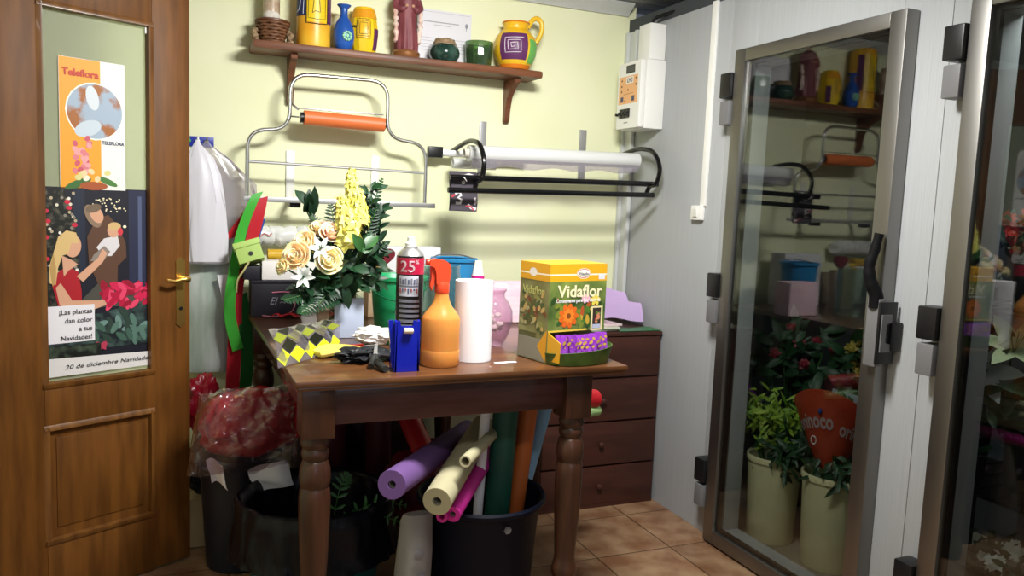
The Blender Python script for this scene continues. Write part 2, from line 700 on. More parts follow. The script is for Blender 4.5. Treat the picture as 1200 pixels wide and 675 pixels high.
# ------------------------------------------------------------------ cold-room doors
def cold_door(name, y0, y1, hinge_y):
    r = struct(bpy.data.objects.new(name, None))
    COL.objects.link(r)
    r.location = (WX, (y0 + y1) / 2, .01)
    h = 2.04
    W = (y1 - y0) / 2
    st, t = .062, .055
    x = -t / 2 - .002
    b = MB()
    b.box((x, -W + st / 2, h / 2), (t, st, h), .004)
    b.box((x, W - st / 2, h / 2), (t, st, h), .004)
    b.box((x, 0, h - .025), (t, 2 * W - 2 * st, .05), .004)
    b.box((x, 0, .028), (t, 2 * W - 2 * st, .056), .004)
    b.build('door_frame', 'steel', r)
    g = MB()
    g.box((x - .012, 0, h / 2), (.006, 2 * W - 2 * st, h - .1))
    g.build('glass_pane', 'doorglass', r)
    k = MB()
    iw, ih = W - st - .006, h - .112
    for yy, zz, dy, dz in ((-iw, h / 2, .012, ih), (iw, h / 2, .012, ih), (0, .062, 2 * iw, .012), (0, h - .056, 2 * iw, .012)):
        k.box((x + .004, yy, zz), (.016, dy, dz))
    k.build('gasket', 'black', r)
    for zc in (1.86, 1.042, .247):
        hb = MB()
        hb.box((-.036, W + .036 + .001, zc + .055 - .01), (.07, .066, .1), .006)
        hi = hb.build('hinge', 'black', r)
        h2 = MB()
        h2.box((-.038, W + .036, zc - .055 - .01), (.06, .058, .096), .006)
        h2.build('hinge_leaf', 'greyplastic', hi)
    return r, W


d1, W1 = cold_door('door_2', D1[0], D1[1], 2.73)
d2, W2 = cold_door('door_3', D2[0], D2[1], 1.69)
# lever handle on the first cold-room door
for d, W in ((d1, W1), (d2, W2)):
    b = MB()
    b.box((-.072, -W + .004, 1.03), (.028, .05, .22), .006)
    hb = b.build('handle_body', 'greyplastic', d)
    b = MB()
    b.box((-.052, -W - .0245, 1.03), (.075, .01, .2), .003)
    sp = b.build('strike_plate', 'black', hb)
    b = MB()
    b.prism([(-.02, -.06), (.022, -.06), (.022, -.035), (0, -.03), (0, .03), (.022, .035), (.022, .06), (-.02, .06)], (-.062, -W - .0298, 1.03), X, Z, -Y * .004)
    b.build('latch', 'greyplastic', hb)
    b = MB()
    P = smooth_path([(-.073, -W + .004, 1.11), (-.078, -W + .004, 1.15), (-.094, -W + .014, 1.19), (-.1, -W + .02, 1.24), (-.09, -W + .014, 1.29), (-.082, -W + .008, 1.345)], 5)
    b.tube(P, [.024 - .0004 * i + .001 * math.sin(i * 1.6) * (i > 8) for i in range(len(P))], 12)
    b.build('lever', mat('matt_black', '#08080a', .7, spec=.2), hb)
    b = MB()
    b.box((-.02, -W - .03, 1.02), (.036, .028, .09), .004)
    b.build('latch_keeper', 'black', d)

# ------------------------------------------------------------------ wooden door standing open on the left
DO, DA = V((.051, 3.152, 0)), math.radians(208.06)
DX, DN = V((math.cos(DA), math.sin(DA), 0)), V((-math.sin(DA), math.cos(DA), 0))


def on_door(s_, z_):
    return DO + DX * s_ + Z * z_


dr = struct(bpy.data.objects.new('door_1', None))
COL.objects.link(dr)
dr.location = DO
dr.rotation_euler = (0, 0, DA)
DWid, DH = .66, 2.25
b = MB()
g0, g1 = .138, .500      # glass / panel opening along the door
b.box((g0 / 2, -.02, DH / 2 + .006), (g0, .04, DH - .012), .003)
b.box(((g1 + DWid) / 2, -.02, DH / 2 + .006), (DWid - g1, .04, DH - .012), .003)
for z0, z1 in ((.006, .215), (.61, .745), (1.965, DH)):
    b.box(((g0 + g1) / 2, -.02, (z0 + z1) / 2), (g1 - g0 - .0005, .0396, z1 - z0), .001)
b.build('door_frame', 'doorwood', dr)
MB().box(((g0 + g1) / 2, -.026, 1.36), (g1 - g0, .005, 1.26)).build('glass_pane', 'frost', dr)
b = MB()
b.box(((g0 + g1) / 2, -.022, .41), (g1 - g0, .02, .42))
b.box(((g0 + g1) / 2, -.014, .415), (g1 - g0 - .07, .012, .31), .005)
b.build('panel', 'doorwood', dr)
for z0, z1 in ((.745, 1.965), (.215, .61)):
    b = MB()
    prof = [(0, 0), (.012, .006), (.018, .006), (.02, -.008), (.02, -.02), (0, -.02)]
    b.prism([(a - .004, c) for a, c in prof], (g0 - .002, 0, z0), X, Y, Z * (z1 - z0))
    b.prism([(-a + .004, c) for a, c in prof], (g1 + .002, 0, z0), X, Y, Z * (z1 - z0))
    b.prism([(a - .006, c + .003) for a, c in prof], (g0 - .004, 0, z0), Z, Y, X * (g1 - g0 + .008))
    b.prism([(-a + .006, c) for a, c in prof], (g0 - .004, 0, z1), Z, Y, X * (g1 - g0 + .008))
    b.build('moulding', 'doorwood2', dr)
b = MB()
ol = [(-.016, -.11), (-.02, -.1), (-.012, -.118), (0, -.128), (.012, -.118), (.02, -.1), (.016, -.11)]
ol = [(0, -.13), (.008, -.122), (.018, -.116), (.017, -.1), (.017, .1), (.018, .116), (.008, .122), (0, .13), (-.008, .122), (-.018, .116), (-.017, .1), (-.017, -.1), (-.018, -.116), (-.008, -.122)]
b.prism(ol, (.038, .0002, 1.03), X, Z, Y * .004)
hp = b.build('handle_plate', 'brass', dr)
b = MB()
b.tube([(.036, .004, 1.08), (.036, .03, 1.08)], .01, 12)
b.tube(smooth_path([(.024, .04, 1.081), (.05, .042, 1.08), (.08, .042, 1.074), (.1, .04, 1.079), (.108, .038, 1.078)], 5), [.011] * 5 + [.007] * 8 + [.0065] * 5 + [.009, .01, .009], 10)
b.build('lever', 'brass', hp)
b = MB()
b.tube([(.038, .004, .97), (.038, .0065, .97)], .007, 12)
b.build('keyhole', 'black', hp)
for s_, z_ in ((g0 + .012, 1.94), (g1 - .012, 1.94)):
    MB().box((s_, -.012, z_), (.014, .006, .022), .002).build('glass_clip', 'white', dr)


# posters taped to the glass of that door
def poster(name, s0, s1, z0, z1, label):
    c = on_door((s0 + s1) / 2, z0) + DN * -.02
    t = thing(name, label, 'poster', c, DA)
    return t, (s0 + s1) / 2, z0


G['globe'] = mat('globe_print', '#9fb1c4', .5, c2='#a2622c', scale=11, detail=6, lo=.5, hi=.58)
G['dkgreenprint'] = mat('print_foliage', '#0d130f', .5, c2='#4a5a48', scale=30, detail=5, lo=.45, hi=.75)
G['treeprint'] = mat('print_tree', '#10130f', .5, c2='#6d6a5a', scale=45, detail=5, lo=.48, hi=.8)
G['plantprint'] = mat('print_leaves', '#141b22', .5, c2='#4e6a64', scale=22, detail=4, lo=.42, hi=.72)
G['skin'] = mat('print_skin', '#d3a184', .5)
t, sc, zc = poster('poster', .433, .225, 1.39, 1.812, 'orange and white poster with a globe, taped high on the wooden door glass')
MB().box((0, .001, .211), (.21, .0006, .422)).build('sheet', 'paper', t)
a = Art((0, .0014, 0), -X, Z)
U = lambda s_: sc - s_
a.rect(-.104, .0, .025, .421, '#f0a02c')
a.rect(.025, 0, .105, .421, '#efeee6')
a.ell(U(.322), .257, .094, .094, '#f4f0e4')
a.ell(U(.322), .257, .089, .089, 'globe', n=32)
a.ell(U(.345), .20, .045, .025, '#c3d0dc', .4)
a.ell(U(.33), .3, .02, .04, '#d2dbe2', .2)
for i in range(26):
    a.ell(U(.367) + random.uniform(-.024, .026), .055 + random.random() * .115, .010, .008, random.choice(['#d97c86', '#e6a0a2', '#c9586c']), random.random() * 3)
a.ell(-.05, .018, .045, .012, '#3d6a34', .4)
a.ell(.045, .028, .035, .01, '#4a7a3a', -.4)
a.ell(0, .012, .045, .014, '#a4532c')
for i in range(9):
    a.ell(random.uniform(-.055, .05), .035 + random.random() * .025, .011, .009, random.choice(['#efe6d4', '#e6cfa0', '#d9d28c']), random.random() * 3)
a.build('picture', t)
text('Teleflora', 'lettering', '#c8402c' if '#c8402c' in G else mat('print_red', '#c8402c', .5), t, (.424 - sc, .0032, .365), -X, Z, .022, .115, bold=.03)
text('TELEFLORA', 'lettering', mat('print_navy', '#39406a', .5), t, (.302 - sc, .0032, .152), -X, Z, .011, .074, bold=.02)

t, sc, zc = poster('poster', .494, .134, .772, 1.395, 'dark Christmas poster of a family and red poinsettias on the wooden door glass')
MB().box((0, .001, .3115), (.36, .0006, .623)).build('sheet', 'paper', t)
a = Art((0, .0014, 0), -X, Z)
a.rect(-.18, .0, .18, .623, '#161826')
a.rect(.10, .2, .17, .62, '#262b44')
a.rect(-.08, .34, -.045, .62, '#20283a')
a.rect(.132, .24, .145, .6, '#4e5878')
a.poly([(-.18, .2), (-.18, .62), (-.11, .62), (-.075, .5), (-.06, .3), (-.06, .2)], 'treeprint')
for i in range(40):
    a.ell(-.178 + random.random() * .105, .33 + random.random() * .28, .005, .005, random.choice(['#d9d2c0', '#b8a88a', '#e6e2da', '#8a8478']))
for q in ((-.1, .575), (-.095, .556), (-.165, .545), (-.16, .512), (-.165, .46), (-.078, .5), (-.165, .39)):
    a.ell(q[0], q[1], .009, .007, '#c42440')
for i in range(34):
    a.ell(-.02 + random.random() * .11, .545 + random.random() * .045, .0026, .0026, '#f2e6c0')
a.ell(.085, .495, .006, .005, '#f6ecd0')
a.poly([(-.06, .25), (-.06, .22), (.18, .22), (.18, .26), (.06, .3), (.0, .31)], '#4b4a44')
# man in a brown jumper holding a baby
a.poly([(-.035, .37), (-.04, .46), (-.01, .52), (.03, .535), (.06, .5), (.088, .44), (.09, .39), (.06, .36), (.058, .29), (.0, .285)], '#5b3f2f')
a.ell(-.02, .53, .022, .042, '#8a7460', .5)
a.ell(-.008, .535, .02, .03, 'skin', .45)
a.ell(-.018, .556, .026, .014, '#71604e', .3)
a.poly([(-.01, .425), (.015, .455), (.06, .465), (.068, .43), (.04, .395), (.01, .395)], '#d8d4d8')
a.poly([(-.02, .4), (.015, .43), (.035, .41), (.01, .375), (-.03, .38)], '#8c8078')
a.ell(.047, .482, .021, .024, 'skin')
a.ell(.05, .496, .022, .014, '#cfae78')
a.ell(.07, .478, .009, .013, '#d03a4a')
# woman in red with a blond ponytail
a.poly([(-.135, .24), (-.15, .3), (-.14, .34), (-.105, .365), (-.07, .345), (-.06, .28), (-.06, .23), (-.1, .2), (-.13, .21)], '#a81c28')
a.poly([(-.14, .295), (-.125, .31), (-.09, .25), (.0, .245), (.02, .258), (.02, .228), (-.02, .215), (-.11, .215), (-.13, .24)], 'skin')
a.poly([(-.075, .33), (-.005, .39), (.01, .42), (.025, .405), (.01, .375), (-.055, .31)], 'skin')
a.ell(-.085, .43, .026, .037, 'skin', -.1)
a.poly([(-.115, .33), (-.1, .35), (-.07, .37), (-.09, .385), (-.12, .4)], 'skin')
a.poly([(-.065, .44), (-.075, .475), (-.105, .482), (-.13, .462), (-.142, .42), (-.16, .36), (-.158, .31), (-.14, .305), (-.132, .36), (-.118, .4), (-.1, .405), (-.09, .44)], '#d6b77c')
a.poly([(-.15, .3), (-.158, .36), (-.145, .41), (-.138, .36), (-.14, .31)], '#b8965c')
# poinsettias and foliage
a.rect(-.18, .08, .18, .2, 'plantprint')
a.poly([(.0, .2), (.0, .13), (.18, .12), (.18, .23), (.1, .22)], 'plantprint')
for i in range(60):
    x_, y_ = .005 + random.random() * .17, .225 + random.random() * .07
    a.ell(x_, y_, .022, .009, random.choice(['#b3143c', '#cf2250', '#e04468', '#96102f']), random.random() * 3)
for i in range(22):
    a.ell(-.02 + random.random() * .18, .1 + random.random() * .1, .024, .01, random.choice(['#3f5f52', '#54756a', '#2c4038', '#6b8a84']), random.random() * 3)
for i in range(6):
    a.ell(-.03 + random.random() * .05, .07 + random.random() * .03, .012, .006, '#b03a54', random.random() * 3)
a.rect(-.18, .06, .0, .1, 'dkgreenprint')
a.rect(-.179, .11, -.02, .234, '#e6e4ea')
a.poly([(-.18, .0), (.18, .0), (.18, .05), (-.18, .062)], '#dcdada')
a.build('picture', t)
for i, q in enumerate(('¡Las plantas', 'dan color', 'a tus', 'Navidades!')):
    text(q, 'lettering', 'ink', t, (.028, .0072, .205 - i * .029), -X, Z, .016, None, 'RIGHT')
    t.children[-1].location.x += .0
text('20 de diciembre Navidades', 'lettering', 'ink', t, (.118, .0072, .022), -X, Z, .014, .29, shear=.2)

# ================================================================== back wall
t = thing('wall_shelf', 'long brown wooden shelf with two curved brackets high on the green wall', 'shelf', (.935, WY - .002, 1.985))
b = MB()
b.box((0, -.093, .017), (1.29, .182, .034), .012)
b.build('board', 'shelfwood', t)
for x_ in (-.475, .535):
    b = MB()
    b.prism([(0, 0), (-.145, 0), (-.14, -.02), (-.09, -.045), (-.05, -.085), (-.033, -.14), (-.028, -.185), (-.012, -.2), (0, -.19)], (x_ - .013, 0, -.001), Y, Z, X * .026)
    b.build('bracket', 'shelfwood', t)
SH = 2.0195

# vases and ornaments on the shelf
G['yel'] = mat('yellow_glaze', '#e8b21c', .35, c2='#f0c93a', scale=6, lo=.3, hi=.7)
G['yelor'] = mat('amber_glaze', '#e39a1e', .35, c2='#efc03a', scale=8, lo=.35, hi=.65)
G['yel2'] = mat('lemon_glaze', '#ecc61e', .35)
G['navy'] = mat('navy_glaze', '#27305e', .4)
G['purple'] = mat('purple_glaze', '#5f2f5e', .45)
G['vgreen'] = mat('green_glaze', '#6cb85a', .4)
G['vblue'] = mat('blue_glaze', '#1f4fa0', .32, c2='#2a5cb4', scale=10)
G['aqua'] = mat('aqua_glaze', '#9fdcb2', .4)
G['lineink'] = mat('dark_outline', '#2c2a24', .5)


def surf_patch(mb, prof, a0, a1, z0, z1, off, mi=0, nu=10, nv=8):
    """patch hugging a lathe surface between angles a0..a1 and heights z0..z1"""
    def rad(z):
        for (ra, za), (rb, zb) in zip(prof, prof[1:]):
            if za <= z <= zb and zb > za:
                return ra + (rb - ra) * (z - za) / (zb - za)
        return prof[-1][0]

    def fn(u, v):
        a, z = a0 + (a1 - a0) * u, z0 + (z1 - z0) * v
        r = rad(z) + off
        return (r * math.cos(a), r * math.sin(a), z)
    mb.sheet(fn, nu, nv, .0016, mi)
    return rad


def surf_line(mb, prof, pts, off, wd, mi=0):
    """thin raised brush line on a lathe surface; pts (angle, z)"""
    def rad(z):
        for (ra, za), (rb, zb) in zip(prof, prof[1:]):
            if za <= z <= zb and zb > za:
                return ra + (rb - ra) * (z - za) / (zb - za)
        return prof[-1][0]
    P = []
    for (a, z), (a2, z2) in zip(pts, pts[1:]):
        for k in range(6):
            q = k / 6
            aa, zz = a + (a2 - a) * q, z + (z2 - z) * q
            r = rad(zz) + off
            P.append((r * math.cos(aa), r * math.sin(aa), zz))
    a, z = pts[-1]
    P.append(((rad(z) + off) * math.cos(a), (rad(z) + off) * math.sin(a), z))
    mb.tube(P, wd, 5, mi)


CA = -PI / 2 - .18      # angle that faces the room centre

t = thing('wicker_basket', 'small brown wicker basket holding a pale jar, left end of the high shelf', 'basket', (.377, 3.54, SH))
b = MB()
for k in range(7):
    r_ = .042 + .022 * k / 6
    b.tube([(r_ * math.cos(a_), r_ * math.sin(a_), .008 + k * .012 + .002 * math.sin(a_ * 9 + k * PI)) for a_ in [2 * PI * i / 48 for i in range(48)]], .0068, 6, closed=True)
b.lathe([(.036, 0), (.04, .004), (.058, .08), (.054, .08), (.036, .006)], n=24)
b.build('bowl', mat('wicker', '#5d3a22', .7, c2='#7a5236', scale=40), t)
b = MB()
b.tube([(.066 * math.cos(a_), .066 * math.sin(a_), .09) for a_ in [2 * PI * i / 32 for i in range(32)]], .006, 6, closed=True)
b.build('rim', 'shelfwood', t)
for sx in (-1, 1):
    b = MB()
    for k in range(16):
        p = V((sx * (.062 + .014 * random.random()), -.03 + random.random() * .05, .008 + .05 * random.random()))
        b.blob(p, (.011, .01, .009), .3, 3, 2, seed=k)
    b.build('dried_flowers', mat('dried_tan', '#8c7358', .8, c2='#a38a6a', scale=60), t)
j = thing('ornament_jar', 'pale glass jar with brown contents standing in the wicker basket', 'jar', (.372, 3.54, SH + .01))
b = MB()
b.lathe([(.0, 0), (.03, 0), (.034, .01), (.034, .2), (.028, .22), (.028, .24), (.0, .24)], n=24)
b.build('jar_body', mat('jar_brown', '#9a7f66', .3, c2='#c7b49c', scale=30), j)
MB().blob((0, -.012, .1), (.034, .03, .026), .1, 3, 3).build('cotton', mat('cotton', '#d9d2c8', .9), j)

# tall yellow vase
prof = [(.062, 0), (.068, .004), (.0705, .02), (.0705, .12), (.0705, .3), (.066, .33), (.055, .34), (.05, .34)]
t = thing('ceramic_vase', 'tall straight yellow ceramic vase with navy patch and outlined square on the high shelf', 'vase', (.545, 3.545, SH))
MB().lathe(prof, n=40).build('body', 'yelor', t)
b = MB()
surf_patch(b, prof, CA - 1.3, CA - .42, .125, .3, .0012, 0)
surf_patch(b, prof, CA - .36, CA + .85, .10, .3, .0012, 1)
surf_patch(b, prof, CA + .95, CA + 1.4, .1, .3, .0012, 2)
b.build('painted_panel', ['navy', 'yel2', 'purple'], t)
b = MB()
surf_line(b, prof, [(CA - .4, .3), (CA - .4, .095), (CA + .3, .092), (CA + .88, .097), (CA + .88, .3)], .003, .0016)
surf_line(b, prof, [(CA - .25, .3), (CA - .28, .115), (CA + .3, .11), (CA + .72, .115), (CA + .7, .3)], .003, .001)
surf_line(b, prof, [(CA + .0, .3), (CA + .06, .2), (CA - .04, .135), (CA + .15, .145), (CA + .4, .14), (CA + .34, .2), (CA + .44, .3)], .003, .0012)
surf_line(b, prof, [(CA + .12, .22), (CA + .2, .2), (CA + .28, .22), (CA + .2, .24), (CA + .16, .225)], .003, .001)
b.build('outline', 'lineink', t)
b = MB()
surf_line(b, prof, [(CA - 1.2, .14), (CA - .9, .15), (CA - .75, .2), (CA - .9, .25), (CA - .7, .3)], .003, .0014)
surf_line(b, prof, [(CA - .6, .13), (CA - .55, .2), (CA - .65, .28)], .003, .0014)
b.build('painted_scroll', mat('pale_line', '#c9cfe0', .5), t)

# small blue vase
prof = [(.026, 0), (.031, .003), (.041, .025), (.0455, .055), (.043, .085), (.032, .115), (.019, .135), (.0145, .15), (.016, .172), (.029, .186), (.0295, .188), (.026, .187), (.013, .172), (.011, .15)]
t = thing('ceramic_vase', 'small round-bellied blue vase with a pale flower, between the yellow vases on the shelf', 'vase', (.664, 3.5, SH))
MB().lathe(prof, n=36).build('body', 'vblue', t)
b = MB()
ca = CA + .35
R_ = .0465
for k in range(10):
    a_ = 2 * PI * k / 10
    b.blob((R_ * math.cos(ca + .36 * math.cos(a_)), R_ * math.sin(ca + .36 * math.cos(a_)), .055 + .0165 * math.sin(a_)), (.0055, .0055, .0055), 0, 1, 2)
b.blob((R_ * math.cos(ca), R_ * math.sin(ca), .055), (.008, .008, .009), 0, 1, 2)
b.build('flower_motif', 'aqua', t)
b = MB()
b.lathe([(.0, 0), (.009, .0), (.011, .004), (.006, .008), (0, .008)], (.04, -.022, .098), 12)
b.build('dark_ornament', 'black', t)

# yellow faceted vase
prof = [(.045, 0), (.05, .003), (.058, .04), (.063, .09), (.0625, .11), (.056, .15), (.046, .192), (.042, .2), (.036, .2)]
t = thing('ceramic_vase', 'yellow ceramic vase with outlined square, right of the small blue vase on the shelf', 'vase', (.764, 3.565, SH))
MB().lathe(prof, n=12).build('body', 'yel2', t, angle=20)
b = MB()
surf_patch(b, prof, CA - .5, CA + .42, .065, .145, .0015, 0)
surf_patch(b, prof, CA + .75, CA + 1.2, .02, .11, .0015, 1)
surf_patch(b, prof, CA - 1.2, CA + 1.3, .152, .19, .001, 2)
b.build('painted_panel', ['yel', 'purple', 'yelor'], t)
b = MB()
for q in (.0, .1, .2):
    surf_line(b, prof, [(CA - .5 + q, .065 + q * .08), (CA - .5 + q, .145 - q * .08), (CA + .42 - q, .145 - q * .08), (CA + .42 - q, .065 + q * .08), (CA - .5 + q, .065 + q * .08)], .003, .001)
b.build('outline', 'lineink', t)

# robed statue
t = thing('religious_statue', 'robed figure statue in dark red on a copper base, middle of the high shelf', 'statue', (.95, 3.545, SH))
b = MB()
b.lathe([(.0, 0), (.062, 0), (.064, .006), (.06, .014), (.062, .026), (.055, .034), (0, .034)], n=24)
b.build('base', mat('copper_paint', '#8a5a32', .4, .3), t)
G['robe'] = mat('dark_red_robe', '#6c3038', .55, c2='#84444a', scale=10, stretch=(3, 3, 1))
b = MB()
fold = lambda a_, z_: 1 + .09 * math.sin(a_ * 9 + z_ * 8) * max(0, 1 - z_ / .3)
b.lathe([(.05, .034), (.052, .06), (.046, .12), (.043, .18), (.045, .23), (.047, .265), (.03, .285), (.014, .292)], n=64, wob=fold)
b.build('robe', 'robe', t)
b = MB()
for sx in (-1, 1):
    P = smooth_path([(sx * .05, -.018, .07), (sx * .054, -.024, .13), (sx * .056, -.02, .18), (sx * .054, -.006, .24), (sx * .04, 0, .275)], 6)
    b.tube([p + V((0, .004 * math.sin(i * 1.7), 0)) for i, p in enumerate(P)], [.0095 + .0035 * math.sin(i * 1.9) for i in range(len(P))], 8)
b.build('cloak_edge', mat('cream_pink', '#eadccf', .5, c2='#d9b0a4', scale=30), t)
b = MB()
b.blob((0, .002, .325), (.02, .022, .029), .02, 2, 3)
b.blob((0, -.022, .322), (.004, .005, .006), 0, 1, 2)
b.tube([(0, 0, .285), (0, 0, .31)], .011, 10)
G['sskin'] = mat('statue_skin', '#c99a80', .5)
b.build('head', 'sskin', t)
for sx in (-1, 1):
    MB().blob((sx * .014, -.043, .222), (.008, .014, .008), .1, 3, 2).build('hand', 'sskin', t)
b = MB()
b.blob((0, .008, .333), (.024, .022, .03), .15, 5, 3)
b.build('hair', mat('statue_hair', '#4a2c1c', .6), t)
b = MB()
for sx in (-1, 1):
    b.tube(smooth_path([(sx * .044, 0, .262), (sx * .055, -.015, .22), (sx * .03, -.035, .21), (sx * .015, -.04, .222)], 5), [.016] * 6 + [.015] * 5 + [.011] * 5, 10)
b.build('sleeves', 'robe', t)

# certificate leaning on the wall
t = thing('certificate', 'white printed certificate sheet leaning on the green wall behind the shelf ornaments', 'certificate', (1.146, 3.6, SH))
b = MB()
b.box((0, .008, .124), (.258, .002, .244))
b.build('sheet', mat('certificate_paper', '#dcdbe0', .5), t)
a = Art((0, .0065, 0), X, Z)
a.rect(-.12, .236, .12, .237, 'grey_ink')
a.rect(-.12, .008, .12, .009, 'grey_ink')
for i in range(20):
    x_ = -.1 + i * .0085
    a.rect(x_, .19, x_ + .006, .195, 'grey_ink')
for i in range(9):
    x_ = -.03 + i * .009
    a.rect(x_ - .02, .178, x_ - .014, .181, 'grey_ink')
for k in range(5):
    a.rect(-.11, .12 - k * .014, .1, .1212 - k * .014, 'grey_ink')
a.ell(.105, .19, .006, .012, 'grey_ink')
a.rect(.096, .19, .114, .193, 'grey_ink')
a.rect(.1035, .168, .1065, .19, 'grey_ink')
a.build('printing', t)

# dark green round pot
prof = [(.035, 0), (.052, .006), (.068, .03), (.07, .048), (.062, .07), (.048, .084), (.04, .088), (.04, .096), (.034, .096)]
t = thing('round_pot', 'squat dark green glazed pot with twine neck on the high shelf', 'pot', (1.125, 3.535, SH))
MB().lathe(prof, n=36).build('body', mat('dark_green_glaze', '#18332c', .12, c2='#3f5e52', scale=18, coat=.6, lo=.45, hi=.75), t)
b = MB()
for k in range(4):
    b.tube([((.05 - .003 * k) * math.cos(a_), (.05 - .003 * k) * math.sin(a_), .082 + k * .006 + .002 * math.sin(5 * a_ + k)) for a_ in [2 * PI * i / 32 for i in range(32)]], .0048, 6, closed=True)
b.build('twine', mat('twine', '#a48c6c', .9, c2='#7f6a50', scale=80), t)
# green glass
t = thing('glass_tumbler', 'thick green glass tumbler beside the yellow jug on the shelf', 'glass', (1.292, 3.54, SH))
b = MB()
b.lathe([(.054, 0), (.058, .004), (.066, .108), (.0655, .111), (.062, .111), (.052, .016), (0.0, .014), (0, 0)], n=16)
b.build('body', film('green_glass', '#a9c29c', '#5c7a54', .22, rough=.04, ior=1.5), t, angle=15)

# yellow jug
prof = [(.054, 0), (.061, .003), (.082, .035), (.097, .075), (.0995, .11), (.09, .15), (.068, .178), (.058, .187), (.057, .2), (.064, .216), (.06, .218), (.052, .205)]
t = thing('ceramic_jug', 'round yellow jug with purple spiral square and looped handle, right end of the shelf', 'jug', (1.468, 3.53, SH))
MB().lathe(prof, n=40).build('body', 'yel', t)
b = MB()
surf_patch(b, prof, CA - .98, CA + .42, .04, .158, .0015, 0)
surf_patch(b, prof, CA + .55, CA + 1.35, .03, .135, .0015, 1)
b.build('painted_panel', ['purple', 'vgreen'], t)
b = MB()
sp = []
for k in range(12):
    q = .43 * (1 - k / 12.5)
    an = k * PI / 2 + PI / 4
    sp.append((CA - .28 + q * 1.55 * math.cos(an), .1 + q * .125 * math.sin(an)))
surf_line(b, prof, sp[:], .0035, .0016)
b.build('spiral', mat('pale_glaze_line', '#e3dbe6', .5), t)
b = MB()
b.tube([(.0615 * math.cos(a_), .0615 * math.sin(a_), .216) for a_ in [2 * PI * i / 32 for i in range(32)]], .004, 8, closed=True)
b.build('amber_rim', mat('amber_band', '#d97a1c', .4), t)
MB().lathe([(.062, .002), (.066, .004), (.074, .02), (.0745, .022), (.06, .003)], n=40).build('amber_foot', 'amber_band' if 'amber_band' in G else mat('amber_foot', '#d97a1c', .4), t)
b = MB()
b.tube(smooth_path([(.056, -.01, .2), (.074, -.015, .235), (.1, -.018, .247), (.122, -.02, .225), (.12, -.02, .18), (.098, -.016, .135)], 6), .0115, 10)
b.build('handle', 'yel', t)

# ------------------------------------------------------------------ chrome paper rack
RY = 3.48
t = thing('paper_rack', 'chrome tube wrapping paper rack with stepped loop on the green wall', 'rack', (.66, WY, 1.37))
P = [(p.x if hasattr(p, 'x') else p[0], p.y if hasattr(p, 'x') else p[1]) for p in round_path([(a_, b_, 0) for a_, b_ in [(.276, 1.385), (.276, 1.66), (.443, 1.668), (.443, 1.9), (.857, 1.905), (.857, 1.66), (1.036, 1.652), (1.036, 1.385)]], .085, 8)]
b = MB()
b.tube([(x_ - .66, RY - WY, z_ - 1.37) for x_, z_ in P], .0088, 12)
b.build('loop_tube', 'chrome', t)
b = MB()
b.box((.012, RY - WY - .012, .007), (.82, .012, .021), .002)
b.build('cutting_bar', 'alu', t)
b = MB()
b.tube([(.278 - .66, RY - WY, 1.53 - 1.37), (1.034 - .66, RY - WY, 1.522 - 1.37)], .0062, 10)
b.build('cross_bar', 'alu', t)
for x_ in (.466, .842):
    b = MB()
    b.box((x_ - .66, -.006, .108), (.036, .006, .226), .002)
    pl = b.build('wall_plate', 'plate', t)
    b = MB()
    b.box((x_ - .66, (RY - WY) / 2 - .004, .012), (.022, WY - RY - .02, .012), .001)
    b.build('arm', 'alu', pl)
    b = MB()
    b.box((x_ - .655, RY - WY + .03, -.012), (.045, .05, .022), .003)
    b.build('rubber_foot', 'black', pl)
b = MB()
b.tube([(.443 - .66, RY - WY, .355), (.48 - .66, RY - WY, .355)], .004, 8)
b.tube([(.82 - .66, RY - WY, .352), (.857 - .66, RY - WY, .352)], .004, 8)
b.tube(smooth_path([(.45 - .66, RY - WY, .41), (.462 - .66, RY - WY - .01, .395), (.478 - .66, RY - WY - .01, .385)], 4), .005, 8)
b.box((.657 - .66, RY - WY, .391), (.36, .03, .004), .001)
b.build('roll_holder', 'chrome', t)
t = thing('paper_roll', 'orange roll mounted across the top of the chrome rack', 'roll', (.665, RY, 1.693))
b = MB()
b.pipe((-.165, 0, .031), (.178, 0, .026), .0305, .017, 32)
b.build('paper', 'orange', t)
b = MB()
b.pipe((-.18, 0, .031), (-.163, 0, .031), .022, .006, 24)
b.build('core_plug', 'black', t)
MB().pipe((.176, 0, .026), (.184, 0, .026), .02, .006, 24).build('core_plug', 'black', t)

# ------------------------------------------------------------------ black film dispenser
t = thing('film_dispenser', 'black-barred clear film dispenser on the green wall, right of the chrome rack', 'dispenser', (1.6, WY, 1.5))
ox = -1.6


def q(x_, y_, z_):
    return V((x_ - 1.6, y_ - WY, z_ - 1.5))


for x_ in (1.357, 1.897):
    b = MB()
    b.box(q(x_, WY - .006, 1.66), (.037, .008, .25), .002)
    b.build('wall_plate', mat('zinc_plate', '#a9a9ab', .4, .6), t)
b = MB()
b.tube([q(1.075, 3.25, 1.502), q(2.112, 3.25, 1.521)], .0125, 12)
b.build('bar', 'blackgloss', t)
b = MB()
b.tube([q(1.053, 3.2, 1.447), q(2.06, 3.2, 1.468)], .0115, 12)
b.build('bar', 'blackgloss', t)
for x_ in (1.2, 2.07):
    z0 = 1.612 if x_ < 2 else 1.632
    b = MB()
    b.tube(smooth_path([q(x_ + .0, WY - .01, z0 + .02), q(x_, 3.42, z0 + .052), q(x_, 3.32, z0 + .054), q(x_, 3.23, z0 + .03), q(x_, 3.175, z0 - .04), q(x_, 3.2, z0 - .11), q(x_, 3.25, z0 - .122), q(x_, 3.28, z0 - .16)], 6), .011, 10)
    b.build('arm', 'blackgloss', t)
b = MB()
b.box(q(1.33, 3.55, 1.62), (.46, .02, .028), .002)
k = b.build('back_rail', 'alu', t)
